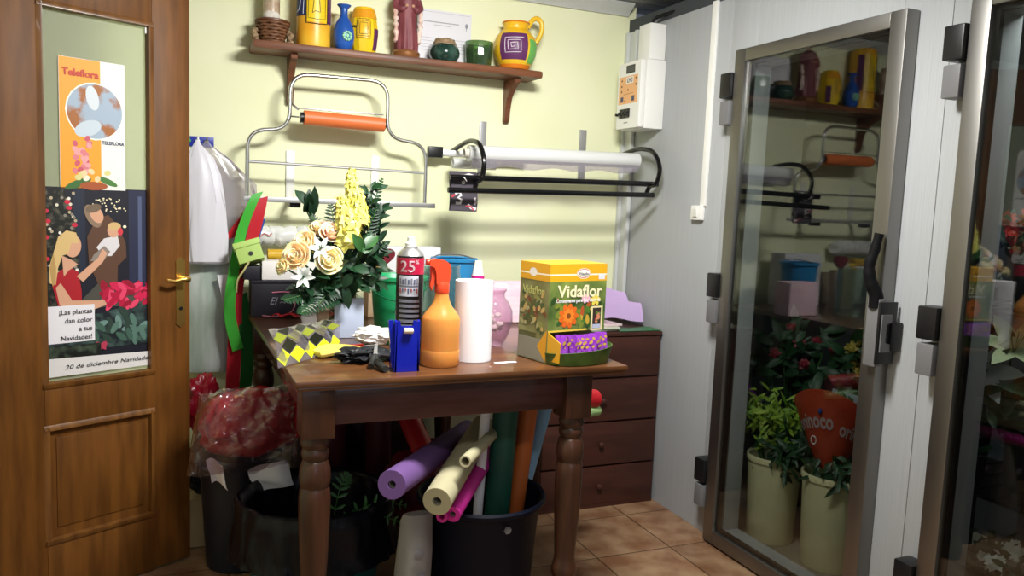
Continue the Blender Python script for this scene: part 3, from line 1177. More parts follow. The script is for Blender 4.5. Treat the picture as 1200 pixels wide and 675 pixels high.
MB().box(q(1.1, 3.55, 1.622), (.07, .03, .05), .004).build('end_cap', 'black', t)
t = thing('film_roll', 'wide roll of clear film lying across the black dispenser', 'roll', (1.6, 3.35, 1.58))
b = MB()
b.pipe((-.41, 0, .034), (.455, 0, .051), .036, .02, 32)
b.build('film', 'filmroll', t)
b = MB()
b.pipe((-.43, 0, .0336), (.462, 0, .0512), .0195, .016, 24)
b.build('core', mat('cardboard_core', '#c9c4b8', .7), t)
b = MB()
b.sheet(lambda u, v: (-.4 + .85 * u, -.03 + .012 * v, .02 + .017 * u - v * (.045 + .006 * math.sin(u * 23))), 40, 6, .0008)
b.build('loose_end', 'cello', t)
t = thing('film_roll', 'short leftover film roll behind the left end of the black dispenser', 'roll', (1.28, 3.5, 1.555))
b = MB()
b.pipe((-.11, 0, .02), (.1, 0, .022), .024, .014, 24)
b.build('film', 'filmroll', t)

# printed packet hanging from the dispenser
t = thing('film_packet', 'dark printed plastic packet hanging at the left end of the black dispenser', 'packet', (1.15, 3.285, 1.36))
b = MB()
b.sheet(lambda u, v: (-.062 + .124 * u + .004 * math.sin(v * 5), .006 * math.sin(u * 5 + v * 3), .17 * v), 12, 14, .004)
b.build('bag', mat('dark_bag_film', '#46414a', .2, c2='#6a6470', scale=14), t)
a = Art((0, -.0105, 0), X, Z)
a.rect(-.058, .003, .062, .167, '#4a454e')
a.line([(-.04, .075), (-.02, .082), (-.012, .068), (-.026, .058), (-.01, .05), (-.014, .034), (-.036, .034)], .011, '#e6e2e6')
a.line([(-.055, .06), (-.04, .07)], .008, '#c63a4a')
a.line([(.02, .03), (.036, .016), (.058, .012)], .012, '#e4dcde')
a.line([(.01, .022), (.03, .024), (.05, .005)], .006, '#c63a4a')
a.line([(.05, .06), (.056, .04), (.05, .03)], .01, '#d8d2d6')
a.line([(-.01, .15), (.02, .16), (.04, .155)], .008, '#e4dcde')
a.line([(.0, .14), (.02, .147)], .006, '#c63a4a')
a.build('printing', t)
b = MB()
b.tube([(-.005, -.016, .123), (-.005, -.003, .123)], .008, 12)
b.tube(smooth_path([(0, 0, .165), (-.01, -.012, .155), (-.02, -.034, .152), (-.012, -.05, .14), (0, -.04, .128)], 4), .002, 6)
b.build('hang_button', 'white', t)

# ------------------------------------------------------------------ hook strip and hanging bags
t = thing('hook_strip', 'blue hook strip on the green wall beside the wooden door', 'hook rail', (.09, WY, 1.585))
b = MB()
b.box((0, -.006, .02), (.125, .01, .042), .002)
b.build('rail', mat('blue_rail', '#1c2f9c', .35), t)
for x_, c_ in ((-.035, 'green'), (0, 'white'), (.035, 'greyplastic')):
    b = MB()
    b.tube(smooth_path([(x_, -.011, .022), (x_, -.03, .02), (x_, -.036, .03), (x_, -.034, .036)], 4), .004, 8)
    b.lathe([(.0, 0), (.009, 0), (.007, .004), (0, .005)], (x_, -.011, .022), 12, rot=Matrix.Rotation(PI / 2, 3, 'X'))
    b.build('hook', c_, t)


def hang_bag(name, label, secs, m, amp, seed, loc):
    t_ = MB().loft(secs, 40, amp, 4, seed)
    o = t_.build(name, m)
    o.location = loc
    return tag(o, label, 'bag')


hang_bag('plastic_bag', 'white plastic bag hanging beside the door edge under the blue strip',
         [(.0, .02, 0, .075, .02), (0, .02, .01, .085, .03), (.0, .02, .12, .088, .034), (-.003, .02, .25, .08, .034), (-.008, .02, .36, .068, .028), (-.02, .03, .43, .05, .02), (-.03, .04, .48, .015, .01), (-.03, .05, .5, .006, .006)],
         'white_film', .3, 3, (.115, 3.46, 1.105))
hang_bag('cellophane_bag', 'clear crinkled cellophane bag hanging behind the white bag',
         [(.0, .0, 0, .1, .012), (.02, 0, .08, .12, .016), (.03, 0, .2, .125, .02), (.01, 0, .32, .1, .018), (-.035, 0, .42, .06, .014), (-.065, 0, .47, .02, .01), (-.07, 0, .49, .006, .006)],
         'cello', .35, 8, (.19, 3.56, 1.115))
hang_bag('plastic_sleeve', 'grey translucent plastic sleeve hanging low beside the door under the white bag',
         [(.0, .0, 0, .08, .012), (.0, 0, .02, .09, .02), (.0, 0, .2, .088, .022), (0, 0, .4, .086, .02), (0, 0, .46, .08, .012)],
         mat('grey_film', '#9aa79c', .18, c2='#c7ccca', scale=5, stretch=(3, 3, .6), lo=.4, hi=.7), .16, 21, (.135, 3.53, .645))
tag(MB().sheet(lambda u, v: (.16 + .06 * u + .03 * v, 3.468 + .02 * math.sin(u * 3), 1.06 - .16 * v * (1 - .2 * u)), 8, 8, .001).build('paper_tag', 'paper'), 'white torn paper strip stuck on the hanging grey sleeve', 'paper')

# ribbons hanging over the rack's left corner
RB = 'loose ribbons hung over the rack end'


def hang_ribbon(label, pts, w_, m):
    o = MB().ribbon(pts, V((1, .25, .3)), w_, .0016, 0, 7).build('ribbon', m)
    tag(o, label, 'ribbon', RB)


hang_ribbon('bright green ribbon band hanging over the left corner of the chrome rack',
            [(0.314, 3.440, 1.402), (0.287, 3.430, 1.346), (0.251, 3.430, 1.240), (0.225, 3.430, 1.100), (0.209, 3.430, 0.985), (0.210, 3.430, 0.879), (0.240, 3.430, 0.753)], .047, 'green')
hang_ribbon('wide red ribbon band hanging beside the green one over the chrome rack corner',
            [(0.329, 3.455, 1.382), (0.316, 3.450, 1.311), (0.289, 3.450, 1.195), (0.250, 3.450, 1.088), (0.230, 3.450, 0.964), (0.228, 3.450, 0.786), (0.222, 3.450, 0.642), (0.219, 3.450, 0.566)], .06, 'red')
hang_ribbon('narrow blue ribbon edge showing behind the red ribbon',
            [(0.328, 3.470, 1.290), (0.308, 3.470, 1.219), (0.285, 3.470, 1.140), (0.265, 3.470, 1.069)], .045, 'blue2')
hang_ribbon('dark green ribbon tail hanging low beside the table',
            [(0.251, 3.460, 0.981), (0.269, 3.460, 0.855), (0.280, 3.460, 0.710), (0.270, 3.460, 0.571)], .055, 'dkgreenrib')
hang_ribbon('short crimson ribbon loop sticking out left behind the green ribbon',
            [(0.291, 3.475, 1.338), (0.244, 3.475, 1.270), (0.204, 3.475, 1.209)], .05, 'red')

# ------------------------------------------------------------------ control box, trunking, switch
t = thing('control_box', 'white electrical control box with orange label panel on the cold-room wall', 'control box', (WX, 3.378, 1.78))
b = MB()
b.box((-.052, 0, .16), (.103, .214, .32), .006)
b.build('housing', 'white', t)
b = MB()
b.box((-.12, 0, .16), (.03, .206, .312), .008)
b.build('lid', 'white', t)
a = Art((-.1352, .103, 0), -Y, Z)
a.rect(.004, .004, .202, .308, 'white')
a.rect(.015, .12, .185, .25, '#e8b07c')
a.rect(.075, .262, .155, .3, '#2c2e30')
a.rect(.082, .268, .148, .294, '#4a4c4c')
a.rect(.08, .215, .145, .245, '#e6e0da')
for x_ in (.1, .128):
    a.line([(x_ - .009, .222), (x_ - .009, .238), (x_ + .005, .238), (x_ + .005, .222), (x_ - .009, .222)], .005, '#3a3640')
a.line([(.107, .23), (.117, .23)], .004, '#3a3640')
for x_, z_ in ((.04, .232), (.04, .205), (.04, .18), (.168, .235), (.17, .205), (.1, .185)):
    a.ell(x_, z_, .006, .005, '#5a3c30')
a.rect(.035, .13, .06, .155, '#4a4a66')
a.rect(.135, .13, .16, .155, '#4a4a66')
a.line([(.06, .165), (.15, .168)], .002, '#8a5a3c')
a.ell(.075, .135, .005, .004, '#7a4a34')
a.rect(.075, .028, .11, .034, '#9a9a9c')
a.build('label_panel', t)
for k in range(3):
    b = MB()
    b.box((-.139, .05 - k * .03, .075), (.008, .026, .042), .002)
    b.box((-.146, .05 - k * .03, .075), (.014, .018, .014), .003)
    b.build('switch', 'black', t)
b = MB()
b.tube([(-.135, .085, .072), (-.15, .085, .072)], .006, 10)
b.build('key_switch', 'black', t)
o = MB().box((WX - .045, 3.335, 2.185), (.088, .1, .165), .004).build('cable_trunking', 'white')
tag(o, 'short white cable trunking rising from the control box', 'trunking')
b = MB()
b.box((WX - .007, 2.905, 1.86), (.014, .034, .87), .003)
tag(b.build('cable_conduit', 'white'), 'thin vertical white cable conduit on the cold-room wall', 'conduit')
t = thing('light_switch', 'small white switch at the foot of the conduit on the cold-room wall', 'switch', (WX, 2.935, 1.363))
MB().box((-.012, 0, .032), (.023, .075, .064), .005).build('switch_body', 'white', t)
MB().box((-.026, 0, .032), (.008, .03, .036), .003).build('rocker', 'plate', t)
for i, (dz, m_, lb) in enumerate(((0, 'black', 'thick black cable looping from the control box up along the cold-room top'), (.014, 'greyplastic', 'grey cable beside the black cable along the cold-room top'))):
    b = MB()
    b.tube(smooth_path([(WX - .05 + i * .02, 3.35, 2.27), (WX - .04 + i * .02, 3.33, 2.3), (WX - .01 + i * .02, 3.27, 2.315 + dz), (WX + .03, 3.15, 2.325 + dz), (WX + .06, 2.9, 2.34 + dz), (WX + .08, 2.6, 2.345 + dz), (WX + .08, 2.0, 2.35 + dz)], 6), .008, 8)
    tag(b.build('cable', m_), lb, 'cable')

# ================================================================== work table
TZ = .9
ROT = math.radians(.8)
t = thing('work_table', 'sturdy dark wooden work table with turned legs, covered in florist supplies', 'table', (.8, 2.86, 0), ROT)
tx0, tx1, ty0, ty1 = -.512, .53, -.7, .7
b = MB()
b.box((.009, 0, TZ - .009), (tx1 - tx0, ty1 - ty0, .018), .005)
b.box((.009, 0, TZ - .023), (tx1 - tx0 - .012, ty1 - ty0 - .012, .012), .004)
b.build('tabletop', 'tablewood', t)
lx0, lx1, ly0, ly1 = -.445, .37, -.63, .63
G['apron'] = mat('apron_wood', '#402623', .22, c2='#523230', scale=6, stretch=(1, 5, 5), bump=.02, coat=.4)  # purplish tone paints in the daylight reflected on the apron
for c_, d_ in ((((lx0 + lx1) / 2, ly0 - .008, .815), (lx1 - lx0 - .08, .025, .108)), (((lx0 + lx1) / 2, ly1, .815), (lx1 - lx0 - .08, .025, .108)), ((lx0 - .005, 0, .815), (.025, ly1 - ly0 - .08, .108)), ((lx1 + .005, 0, .815), (.025, ly1 - ly0 - .08, .108))):
    MB().box(c_, d_, .002).build('apron', 'apron', t)
LP = [(.0, 0), (.03, 0), (.043, .015), (.046, .04), (.043, .07), (.03, .09), (.027, .11), (.03, .135), (.036, .15), (.037, .165), (.033, .18), (.041, .2), (.043, .215), (.04, .23), (.036, .245), (.034, .26), (.036, .3), (.041, .4), (.0445, .5), (.045, .545), (.042, .575), (.0395, .582), (.043, .59), (.0445, .61), (.043, .635), (.037, .655), (.034, .66), (.037, .668), (.04, .68), (.037, .69), (.035, .694), (.04, .702), (.042, .712), (.04, .722), (.04, .73)]
for x_ in (lx0, lx1):
    for y_ in (ly0, ly1):
        b = MB()
        b.lathe(LP, (x_, y_, 0), 32)
        b.box((x_, y_, .799), (.092, .092, .14), .004)
        b.build('leg', 'legwood', t, angle=40)

# ------------------------------------------------------------------ chest of drawers
t = thing('chest_of_drawers', 'dark brown four-drawer wooden chest in the corner by the cold-room wall', 'chest of drawers', (1.82, 3.375, 0))
b = MB()
b.box((0, .01, .417), (.596, .42, .81), .003)
b.box((0, 0, .8215), (.61, .448, .018), .004)
b.box((0, -.005, .01), (.6, .43, .02))
b.build('carcass', 'drawerwood', t)
for z0, z1 in ((.018, .196), (.206, .406), (.416, .613), (.623, .808)):
    b = MB()
    b.box((0, -.211, (z0 + z1) / 2), (.594, .022, z1 - z0), .003)
    dw = b.build('drawer', 'drawerwood', t)
    b = MB()
    b.lathe([(.0, 0), (.008, 0), (.007, .008), (.013, .014), (.013, .02), (.006, .024), (0, .024)], (0, -.222, (z0 + z1) / 2), 16, rot=Matrix.Rotation(PI / 2, 3, 'X'))
    b.build('knob', 'drawerwood', dw)
CT = .8315
b = MB()
for k in range(3):
    pass
mags = [('stack magazine with a pinkish cover, topmost beside the yellow box', '#d9c3c4', .3), ('pale magazine lying under the pinkish one on the drawers', '#c9cbb8', -.1), ('greenish magazine at the bottom of the pile on the drawers', '#a9b59a', .12)]
for k, (lb, c_, an) in enumerate(mags[::-1]):
    b = MB()
    b.box((0, 0, .005), (.28, .2, .0095), .001)
    o = b.build('magazine', [mat('magazine_cover_%d' % k, c_, .35, c2='#8c5a5e' if k == 2 else '#6d7a62', scale=16, lo=.5, hi=.75)])
    o.location = (1.76 + .01 * k, 3.28, CT + .0006 + .0101 * k)
    o.rotation_euler = (0, 0, an * .5)
    tag(o, lb, 'magazine')
b = MB()
b.sheet(lambda u, v: (1.9 + .225 * u, 3.16 + .1 * v, CT + .0025 + .002 * math.sin(u * 9) * v), 12, 6, .0015)
tag(b.build('paper_sheet', mat('green_sheet', '#2d6a3a', .4)), 'dark green sheet lying on the right front corner of the drawers', 'sheet')
b = MB()


def lilac(u, v):
    x_ = 1.70 + .41 * u
    ridge = math.exp(-((u - .28) / .2) ** 2)
    z_ = CT + .033 + v * (.125 + .125 * ridge + .012 * math.sin(u * 11))
    y_ = 3.40 + .10 * v - .055 * math.sin(u * 6.0 + .6) * (1 - .2 * v) - .03 * math.exp(-((u - .62) / .06) ** 2)
    return (x_, y_, z_)


b.sheet(lilac, 48, 14, .003)
b.sheet(lambda u, v: (1.86 + .25 * u, 3.31 + .06 * v + .012 * math.sin(u * 4), CT + .032 + .105 * math.sin(v * 2.2) * (1 - .25 * u * v) + .01 * math.sin(u * 5)), 20, 14, .003)
b.sheet(lambda u, v: (1.70 + .2 * u, 3.33 + .06 * v + .02 * u, CT + .033 + .13 * v * (1 - .75 * u)), 16, 10, .003)
tag(b.build('tissue_paper', mat('lilac_paper', '#c0a4d2', .6)), 'folded lilac wrapping paper heaped on the drawers in the corner', 'wrapping paper')

# ------------------------------------------------------------------ things on the table
T0 = TZ + .0006

# yellow flower food box
bx = V((1.081, 2.24, T0))
ba = math.atan2(2.291 - 2.239, 1.314 - 1.081)
t = thing('display_box', 'tall yellow and green flower food carton with open sachet tray on the table', 'box', bx, ba)
BW, BD, BH = .238, .155, .316
G['boxgreen'] = mat('carton_green_print', '#3f5a2c', .4, c2='#8fa04e', scale=9, detail=5, lo=.35, hi=.7)
G['boxside'] = mat('carton_side_print', '#6d6a3a', .4, c2='#9a9a64', scale=9, detail=5, lo=.35, hi=.7)
G['boxyel'] = mat('carton_yellow', '#e0a61e', .4)
b = MB()
b.box((BW / 2, BD / 2, BH / 2 + .05), (BW, BD, BH - .1))
b.box((BW / 2, BD / 2 + .03, .045), (BW, BD - .06, .09))
b.box((BW / 2, BD / 2, BH - .02), (BW, BD, .041))
b.box((.002, BD / 2, .05), (.004, BD, .1))
b.build('carton', 'boxside', t)
a = Art((0, -.0008, 0), X, Z)
a.rect(0, .1, BW, BH, 'boxgreen')
a.rect(0, BH - .055, BW, BH, '#e2a81c')
a.rect(0, BH - .036, BW, BH - .031, '#f0e8d0')
a.ell(BW * .58, BH - .03, .03, .017, '#f4efe6')
a.ell(BW * .58, BH - .03, .028, .015, '#b03428')
a.ell(BW * .58, BH - .03, .026, .0125, '#f2eee6')
a.rect(BW - .035, BH - .05, BW - .008, BH - .034, '#d9dbe2')
for i in range(46):
    a.ell(random.uniform(.01, BW - .02), random.uniform(.115, .2), random.uniform(.01, .022), .008, random.choice(['#2f4a20', '#4f7a2c', '#7c8a34', '#33602c', '#c9a43a', '#b5542a']), random.random() * 3)
for i in range(9):
    an = 2 * PI * i / 9
    a.ell(.082 + .021 * math.cos(an), .15 + .021 * math.sin(an), .02, .0105, '#e06a1e', an)
for i in range(9):
    an = 2 * PI * i / 9 + .3
    a.ell(.082 + .013 * math.cos(an), .15 + .013 * math.sin(an), .012, .006, '#f08a2c', an)
a.ell(.082, .15, .009, .009, '#8a4a1c')
for i in range(7):
    an = 2 * PI * i / 7
    a.ell(.15 + .011 * math.cos(an), .205 + .008 * math.sin(an), .009, .006, '#e8b8c4', an)
for i in range(6):
    an = 2 * PI * i / 6
    a.ell(.192 + .012 * math.cos(an), .2 + .01 * math.sin(an), .011, .007, '#e6d45a', an)
a.rect(.0, .1, .16, .106, '#e6c84a')
a.rect(BW - .062, .098, BW - .012, .178, '#e8dca8')
a.rect(BW - .055, .104, BW - .019, .172, '#3a2f2a')
for i in range(12):
    a.ell(BW - .037 + random.uniform(-.012, .012), .135 + random.uniform(-.012, .02), .006, .005, random.choice(['#a8424a', '#d98a6a', '#5a7a3a']), random.random())
a.rect(BW - .054, .105, BW - .02, .118, '#b9c4d6')
a.build('front_print', t)
text('Vidaflor', 'lettering', mat('cream_lettering', '#f2e8c0', .5), t, (.034, -.0021, BH - .105), X, Z, .038, .188, bold=.02)
text('Conservante para flor cortada', 'lettering', 'paper', t, (.028, -.0021, BH - .122), X, Z, .012, .185, bold=.02)
text('Flaylo', 'lettering', 'ink', t, (BW * .58 - .02, -.0021, BH - .034), X, Z, .009, .04)
a = Art((-.0008, BD, 0), -Y, Z)
a.rect(0, BH - .055, BD, BH, '#d99f1c')
a.rect(0, BH - .036, BD, BH - .031, '#efe6cc')
a.ell(BD * .45, BH - .03, .02, .014, '#e6e0d6')
for i in range(50):
    a.ell(random.uniform(.015, BD - .015), random.uniform(.1, .22), random.uniform(.008, .018), .007, random.choice(['#5a5a2c', '#8a8a4a', '#7a4a2c', '#a8a070', '#4a5a2c', '#c0a060']), random.random() * 3)
a.rect(.004, .004, BD - .004, .075, '#8c8a78')
a.poly([(BD - .004, .004), (BD, .11), (BD - .05, .05)], '#d99a1c')
a.build('side_print', t)
text('Vidaflor', 'lettering', mat('faded_lettering', '#b9b86a', .5), t, (-.0021, BD - .018, BH - .1), -Y, Z, .026, .115)
a = Art((0, 0, BH + .0008), X, Y)
a.rect(0, 0, BW, BD, '#dca62a')
a.line([(.004, BD * .5), (BW - .004, BD * .5)], .003, '#a87a1c')
a.build('top_flaps', t)
b = MB()
b.prism([(.0, .012), (.0, .1), (-.065, .075), (-.06, .012)], (.002, 0, 0), Y, Z, X * .003)
b.build('tray_flap', 'boxyel', t)
b = MB()


def tray(u, v):
    a_ = PI * u
    r_ = .078 + .012 * v
    return (BW / 2 + (BW / 2 - .004 + .012 * v) * -math.cos(a_), -.002 - r_ * math.sin(a_) ** .8, .002 + (.036 + .022 * u) * v)


b.sheet(tray, 28, 4, .002)
b.sheet(lambda u, v: (BW / 2 + (BW / 2 - .006) * -math.cos(PI * u) * (1 - v * .98), -.002 - .077 * math.sin(PI * u) ** .8 * (1 - v * .98), .003), 28, 3, .002)
b.build('tray', mat('tray_green', '#2c4a20', .4, c2='#5c7a34', scale=14), t)
a = Art((BW / 2, -.0795, .03), X, Z)
a.ell(.02, 0, .03, .009, '#aab38c')
a.build('tray_badge', t)
# purple sachets
G['sachet'] = mat('purple_sachet', '#7a28a0', .25, c2='#a050c8', scale=25)
G['gold'] = mat('gold_print', '#c9a24a', .4)
Mb = Matrix.Translation(bx) @ Matrix.Rotation(ba, 4, 'Z')
first = None
for i in range(9):
    u = (i + .5) / 9
    px_, py_ = .022 + u * (BW - .046), -.03 - .026 * math.sin(PI * u)
    if first is None:
        b = MB()
        b.sheet(lambda u, v: ((u - .5) * .044, .006 * math.sin(PI * u) * math.sin(PI * v) * -1 + .014 * v, .088 * v), 8, 10, .008)
        a_ = None
        o = thing('sachet', 'purple flower food sachet standing in the tray of the yellow carton', 'sachet', (0, 0, 0), 0, 'purple sachets in the carton tray')
        b.build('packet', 'sachet', o)
        a = Art((0, -.0095, 0), X, Z)
        a.ell(-.004, .064, .008, .005, 'gold', .6)
        a.ell(.006, .076, .006, .004, 'gold', -.5)
        a.ell(.004, .05, .006, .004, 'gold', .2)
        a.build('gold_mark', o)
        first = o
    else:
        o = copy_tree(first)
    p = Mb @ V((px_, py_, .006))
    o.location = p
    o.rotation_euler = (random.uniform(-.12, .02), random.uniform(-.15, .15), ba + random.uniform(-.5, .5))

# kitchen roll
t = thing('paper_towel_roll', 'white paper towel roll standing on end on the table', 'paper roll', (.875, 2.36, T0))
MB().pipe((0, 0, 0), (0, 0, .254), .0605, .0215, 48).build('paper', mat('soft_paper', '#eeeef4', .9), t)
MB().pipe((0, 0, .001), (0, 0, .252), .0213, .0195, 32).build('core', mat('cardboard', '#a08a70', .8), t)
# white strip
o = MB().box((0, 0, .001), (.075, .016, .0018)).build('paper_strip', 'paper')
o.location = (.96, 2.285, T0 + .0002)
o.rotation_euler = (0, 0, .1)
tag(o, 'small white paper strip lying in front of the paper towel roll', 'paper strip')

# orange spray bottle
t = thing('spray_bottle', 'translucent orange spray bottle with red-orange trigger head on the table', 'spray bottle', (.748, 2.3, T0))
G['orplastic'] = mat('orange_translucent', '#eda455', .3, trans=.3, ior=1.2, sub=.3)
b = MB()
b.lathe([(0, 0), (.052, 0), (.058, .006), (.0595, .02), (.058, .1), (.059, .143), (.056, .15), (.045, .166), (.032, .182), (.024, .2), (.02, .222), (.0205, .228), (0, .228)], n=40)
b.build('bottle', 'orplastic', t)
b = MB()
b.lathe([(0, .0), (.056, 0), (.0603, .008), (.0606, .045), (.0596, .05), (0, .05)], n=40)
b.build('liquid', mat('orange_liquid', '#e2954a', .25, sub=.2), t)
G['trig'] = mat('trigger_orange', '#e2492a', .35)
b = MB()
b.lathe([(0, .222), (.0215, .222), (.0225, .226), (.0225, .25), (.02, .256), (0, .256)], n=28)
b.build('collar', 'trig', t)
b = MB()
b.prism([(-.022, .25), (.016, .25), (.021, .27), (.024, .29), (.018, .312), (.002, .322), (-.024, .326), (-.042, .322), (-.045, .306), (-.03, .3), (-.024, .285)], (0, -.0155, 0), X, Z, Y * .031)
hd = b.build('spray_head', 'trig', t)
b = MB()
b.prism([(-.024, .298), (-.038, .302), (-.036, .27), (-.04, .245), (-.034, .23), (-.028, .245), (-.024, .27)], (0, -.008, 0), X, Z, Y * .016)
b.build('trigger', 'trig', hd)
b = MB()
b.tube([(-.043, 0, .315), (-.052, 0, .3155)], .0095, 12)
b.build('nozzle', 'trig', hd)

# blue tape dispenser
t = thing('tape_dispenser', 'glossy blue plastic desk tape holder standing upright with a white roller', 'tape dispenser', (.622, 2.232, T0))
b = MB()
b.prism([(-.036, 0), (.038, 0), (.032, .1), (.03, .148), (.018, .152), (.015, .135), (-.02, .135), (-.024, .152), (-.032, .148), (-.034, .1)], (0, -.012, 0), X, Z, Y * .006)
b.prism([(-.012, 0), (-.012, .148), (.0, .152), (.03, .1), (.05, .03), (.05, 0)], (-.037, 0, 0), Y, Z, X * .006)
b.prism([(-.012, 0), (-.012, .148), (.0, .152), (.03, .1), (.05, .03), (.05, 0)], (.031, 0, 0), Y, Z, X * .006)
b.box((0, .02, .004), (.07, .062, .008), .002)
b.prism([(-.03, 0), (-.042, .012), (-.054, .15), (-.04, .152), (-.034, .1)], (0, .0, 0), X, Z, Y * .01)
b.build('body', 'blue', t, angle=30)
b = MB()
b.tube([(-.012, -.016, .122), (.014, -.016, .121)], .0085, 14)
b.build('roller', mat('cream_roller', '#e2d3c0', .5), t)

# tall aerosol can
t = thing('aerosol_can', 'tall black aerosol can with crimson band, pale label and white nozzle behind the blue holder', 'spray can', (.672, 2.39, T0))
b = MB()
b.lathe([(0, 0), (.041, 0), (.0425, .004), (.0425, .322), (.041, .328), (0, .328)], n=40)
b.build('can_body', mat('can_black', '#17151a', .25), t)
b = MB()
b.lathe([(.0428, .272), (.0432, .2725), (.0432, .3215), (.0428, .322)], n=40)
b.build('crimson_band', mat('can_crimson', '#b01c40', .3), t)
b = MB()
b.lathe([(.0415, .328), (.038, .336), (.028, .346), (.022, .35), (.022, .354), (0, .354)], n=32)
b.build('shoulder', 'alu', t)
b = MB()
b.lathe([(0, .354), (.017, .354), (.018, .366), (.012, .37), (.011, .384), (.006, .388), (0, .388)], n=24)
b.build('nozzle', 'white', t)
cc = -PI / 2 - .26
b = MB()
cp = [(.0425, 0), (.0425, .33)]
surf_patch(b, cp, cc - .85, cc + .62, .205, .268, .001, 0)
surf_patch(b, cp, cc - .85, cc + .62, .235, .238, .0018, 1)
for k in range(7):
    surf_patch(b, cp, cc - .75 + k * .2, cc - .75 + k * .2 + .1, .215 + .004 * (k % 3), .229, .0022, 1 if k % 2 else 2, 3, 2)
    surf_patch(b, cp, cc - .75 + k * .2, cc - .75 + k * .2 + .12, .242, .26 - .003 * (k % 2), .0022, 1 if k % 2 else 3, 3, 2)
for k in range(9):
    surf_patch(b, cp, cc - .8, cc + .75, .062 + k * .0155, .071 + k * .0155, .001, 3)
b.build('label', [mat('label_pale', '#c3c6d2', .4), mat('label_blue', '#5a6078', .4), mat('label_red', '#a04a52', .4), mat('label_grey', '#7a7a86', .4)], t)
o = text('25', 'lettering', mat('can_white', '#f0e6ea', .4), t, (0, 0, 0), X, Z, .034, None, bold=.01)
for v in o.data.vertices:
    a_ = cc - .75 + v.co.x / .043
    v.co = V((.0448 * math.cos(a_), .0448 * math.sin(a_), .281 + v.co.z))
o = text('%', 'lettering', 'can_w' if 'can_w' in G else 'paper', t, (0, 0, 0), X, Z, .012, None, bold=.01)
for v in o.data.vertices:
    a_ = cc + .36 + v.co.x / .043
    v.co = V((.0448 * math.cos(a_), .0448 * math.sin(a_), .305 + v.co.z))

# green bucket
t = thing('bucket', 'plain green plastic bucket on the table behind the aerosol can', 'bucket', (.785, 2.95, T0))
b = MB()
b.lathe([(0, 0), (.084, 0), (.087, .004), (.104, .19), (.1045, .196), (.112, .198), (.114, .21), (.11, .212), (.104, .205), (.082, .006), (0, .006)], n=48)
b.build('body', mat('bucket_green', '#1f9a62', .35), t)
b = MB()
b.tube(smooth_path([(-.112, -.01, .196), (-.1, -.06, .15), (-.04, -.118, .128), (.03, -.12, .14), (.09, -.07, .17), (.111, -.01, .196)], 6), .003, 6)
b.build('bail_handle', mat('bucket_handle', '#0e5a3a', .4), t)
# blue bucket behind
t = thing('bucket', 'light blue plastic bucket behind the clear jar at the back of the table', 'bucket', (1.125, 3.3, T0))
b = MB()
b.lathe([(0, 0), (.078, 0), (.08, .004), (.094, .24), (.102, .242), (.104, .254), (.1, .256), (.093, .25), (.077, .006), (0, .006)], n=40)
b.build('body', mat('bucket_blue', '#2f8ac4', .35), t)
b = MB()
b.tube(smooth_path([(-.101, 0, .25), (-.06, .05, .262), (0, .07, .266), (.06, .05, .262), (.101, 0, .25)], 5), .003, 6)
b.build('bail_handle', 'greyplastic', t)
# clear jar
t = thing('glass_jar', 'tall clear ribbed glass jar behind the orange spray bottle', 'jar', (.98, 3.06, T0))
b = MB()
rib = lambda a_, z_: 1 + .012 * math.cos(a_ * 14)
b.lathe([(0, 0), (.075, 0), (.085, .01), (.087, .2), (.083, .225), (.086, .243), (.082, .243), (.079, .222), (.082, .2), (.079, .014), (0, .012)], n=84, wob=rib)
b.build('body', 'clear', t)
# glue bottle
t = thing('glue_bottle', 'small bottle with white cap and magenta collar behind the paper towel roll', 'bottle', (.96, 2.56, T0))
b = MB()
b.lathe([(0, 0), (.026, 0), (.028, .004), (.028, .2), (.022, .225), (0, .225)], n=24)
b.build('body', mat('glue_white', '#dcd6e2', .35), t)
b = MB()
b.lathe([(0, .222), (.0225, .222), (.0225, .25), (0, .25)], n=24)
b.build('collar', mat('magenta', '#c2187c', .35), t)
b = MB()
b.lathe([(0, .25), (.02, .25), (.013, .292), (.012, .3), (0, .301)], n=24)
b.build('cap', 'white', t)
# pinkish bulb vase with white flowers inside
t = thing('bulb_vase', 'round pink-tinted glass vase half hidden between the paper towel roll and the yellow carton', 'vase', (1.035, 2.58, T0))
b = MB()
b.lathe([(0, 0), (.032, 0), (.034, .005), (.05, .035), (.066, .085), (.064, .125), (.05, .155), (.036, .172), (.034, .185), (.042, .2), (.04, .202), (.032, .186), (.034, .171), (.048, .153), (.062, .124), (.063, .086), (.047, .037), (.03, .008), (0, .008)], n=40)
b.build('body', film('pink_glass', '#f6ecf3', '#e2c4d8', .1, rough=.04, ior=1.45), t)
fl = MB()
for k in range(14):
    fl.blob((random.uniform(-.035, .035), random.uniform(-.035, .03), .06 + random.random() * .05), (.014, .014, .01), .3, 3, 2, seed=k)
tag(fl.build('white_blossoms', mat('blossom_white', '#dcdccb', .7), None, (1.035, 2.58, T0)), 'white blossoms packed inside the pink-tinted vase', 'flowers', None)
# pale pink tissue stack
b = MB()
b.box((0, 0, .085), (.3, .1, .17), .012)
b.sheet(lambda u, v: (-.15 + .3 * u, -.053 + .01 * math.sin(u * 6), .004 + .17 * v), 12, 4, .002)
o = b.build('tissue_stack', mat('pink_tissue', '#ecc4d4', .8, c2='#efd6e0', scale=4, stretch=(1, 1, 14)))
o.location = (1.44 - .14, 3.12, T0)
o.scale = (.6, 1, 1)
tag(o, 'stack of pale pink tissue behind the yellow carton', 'tissue stack')

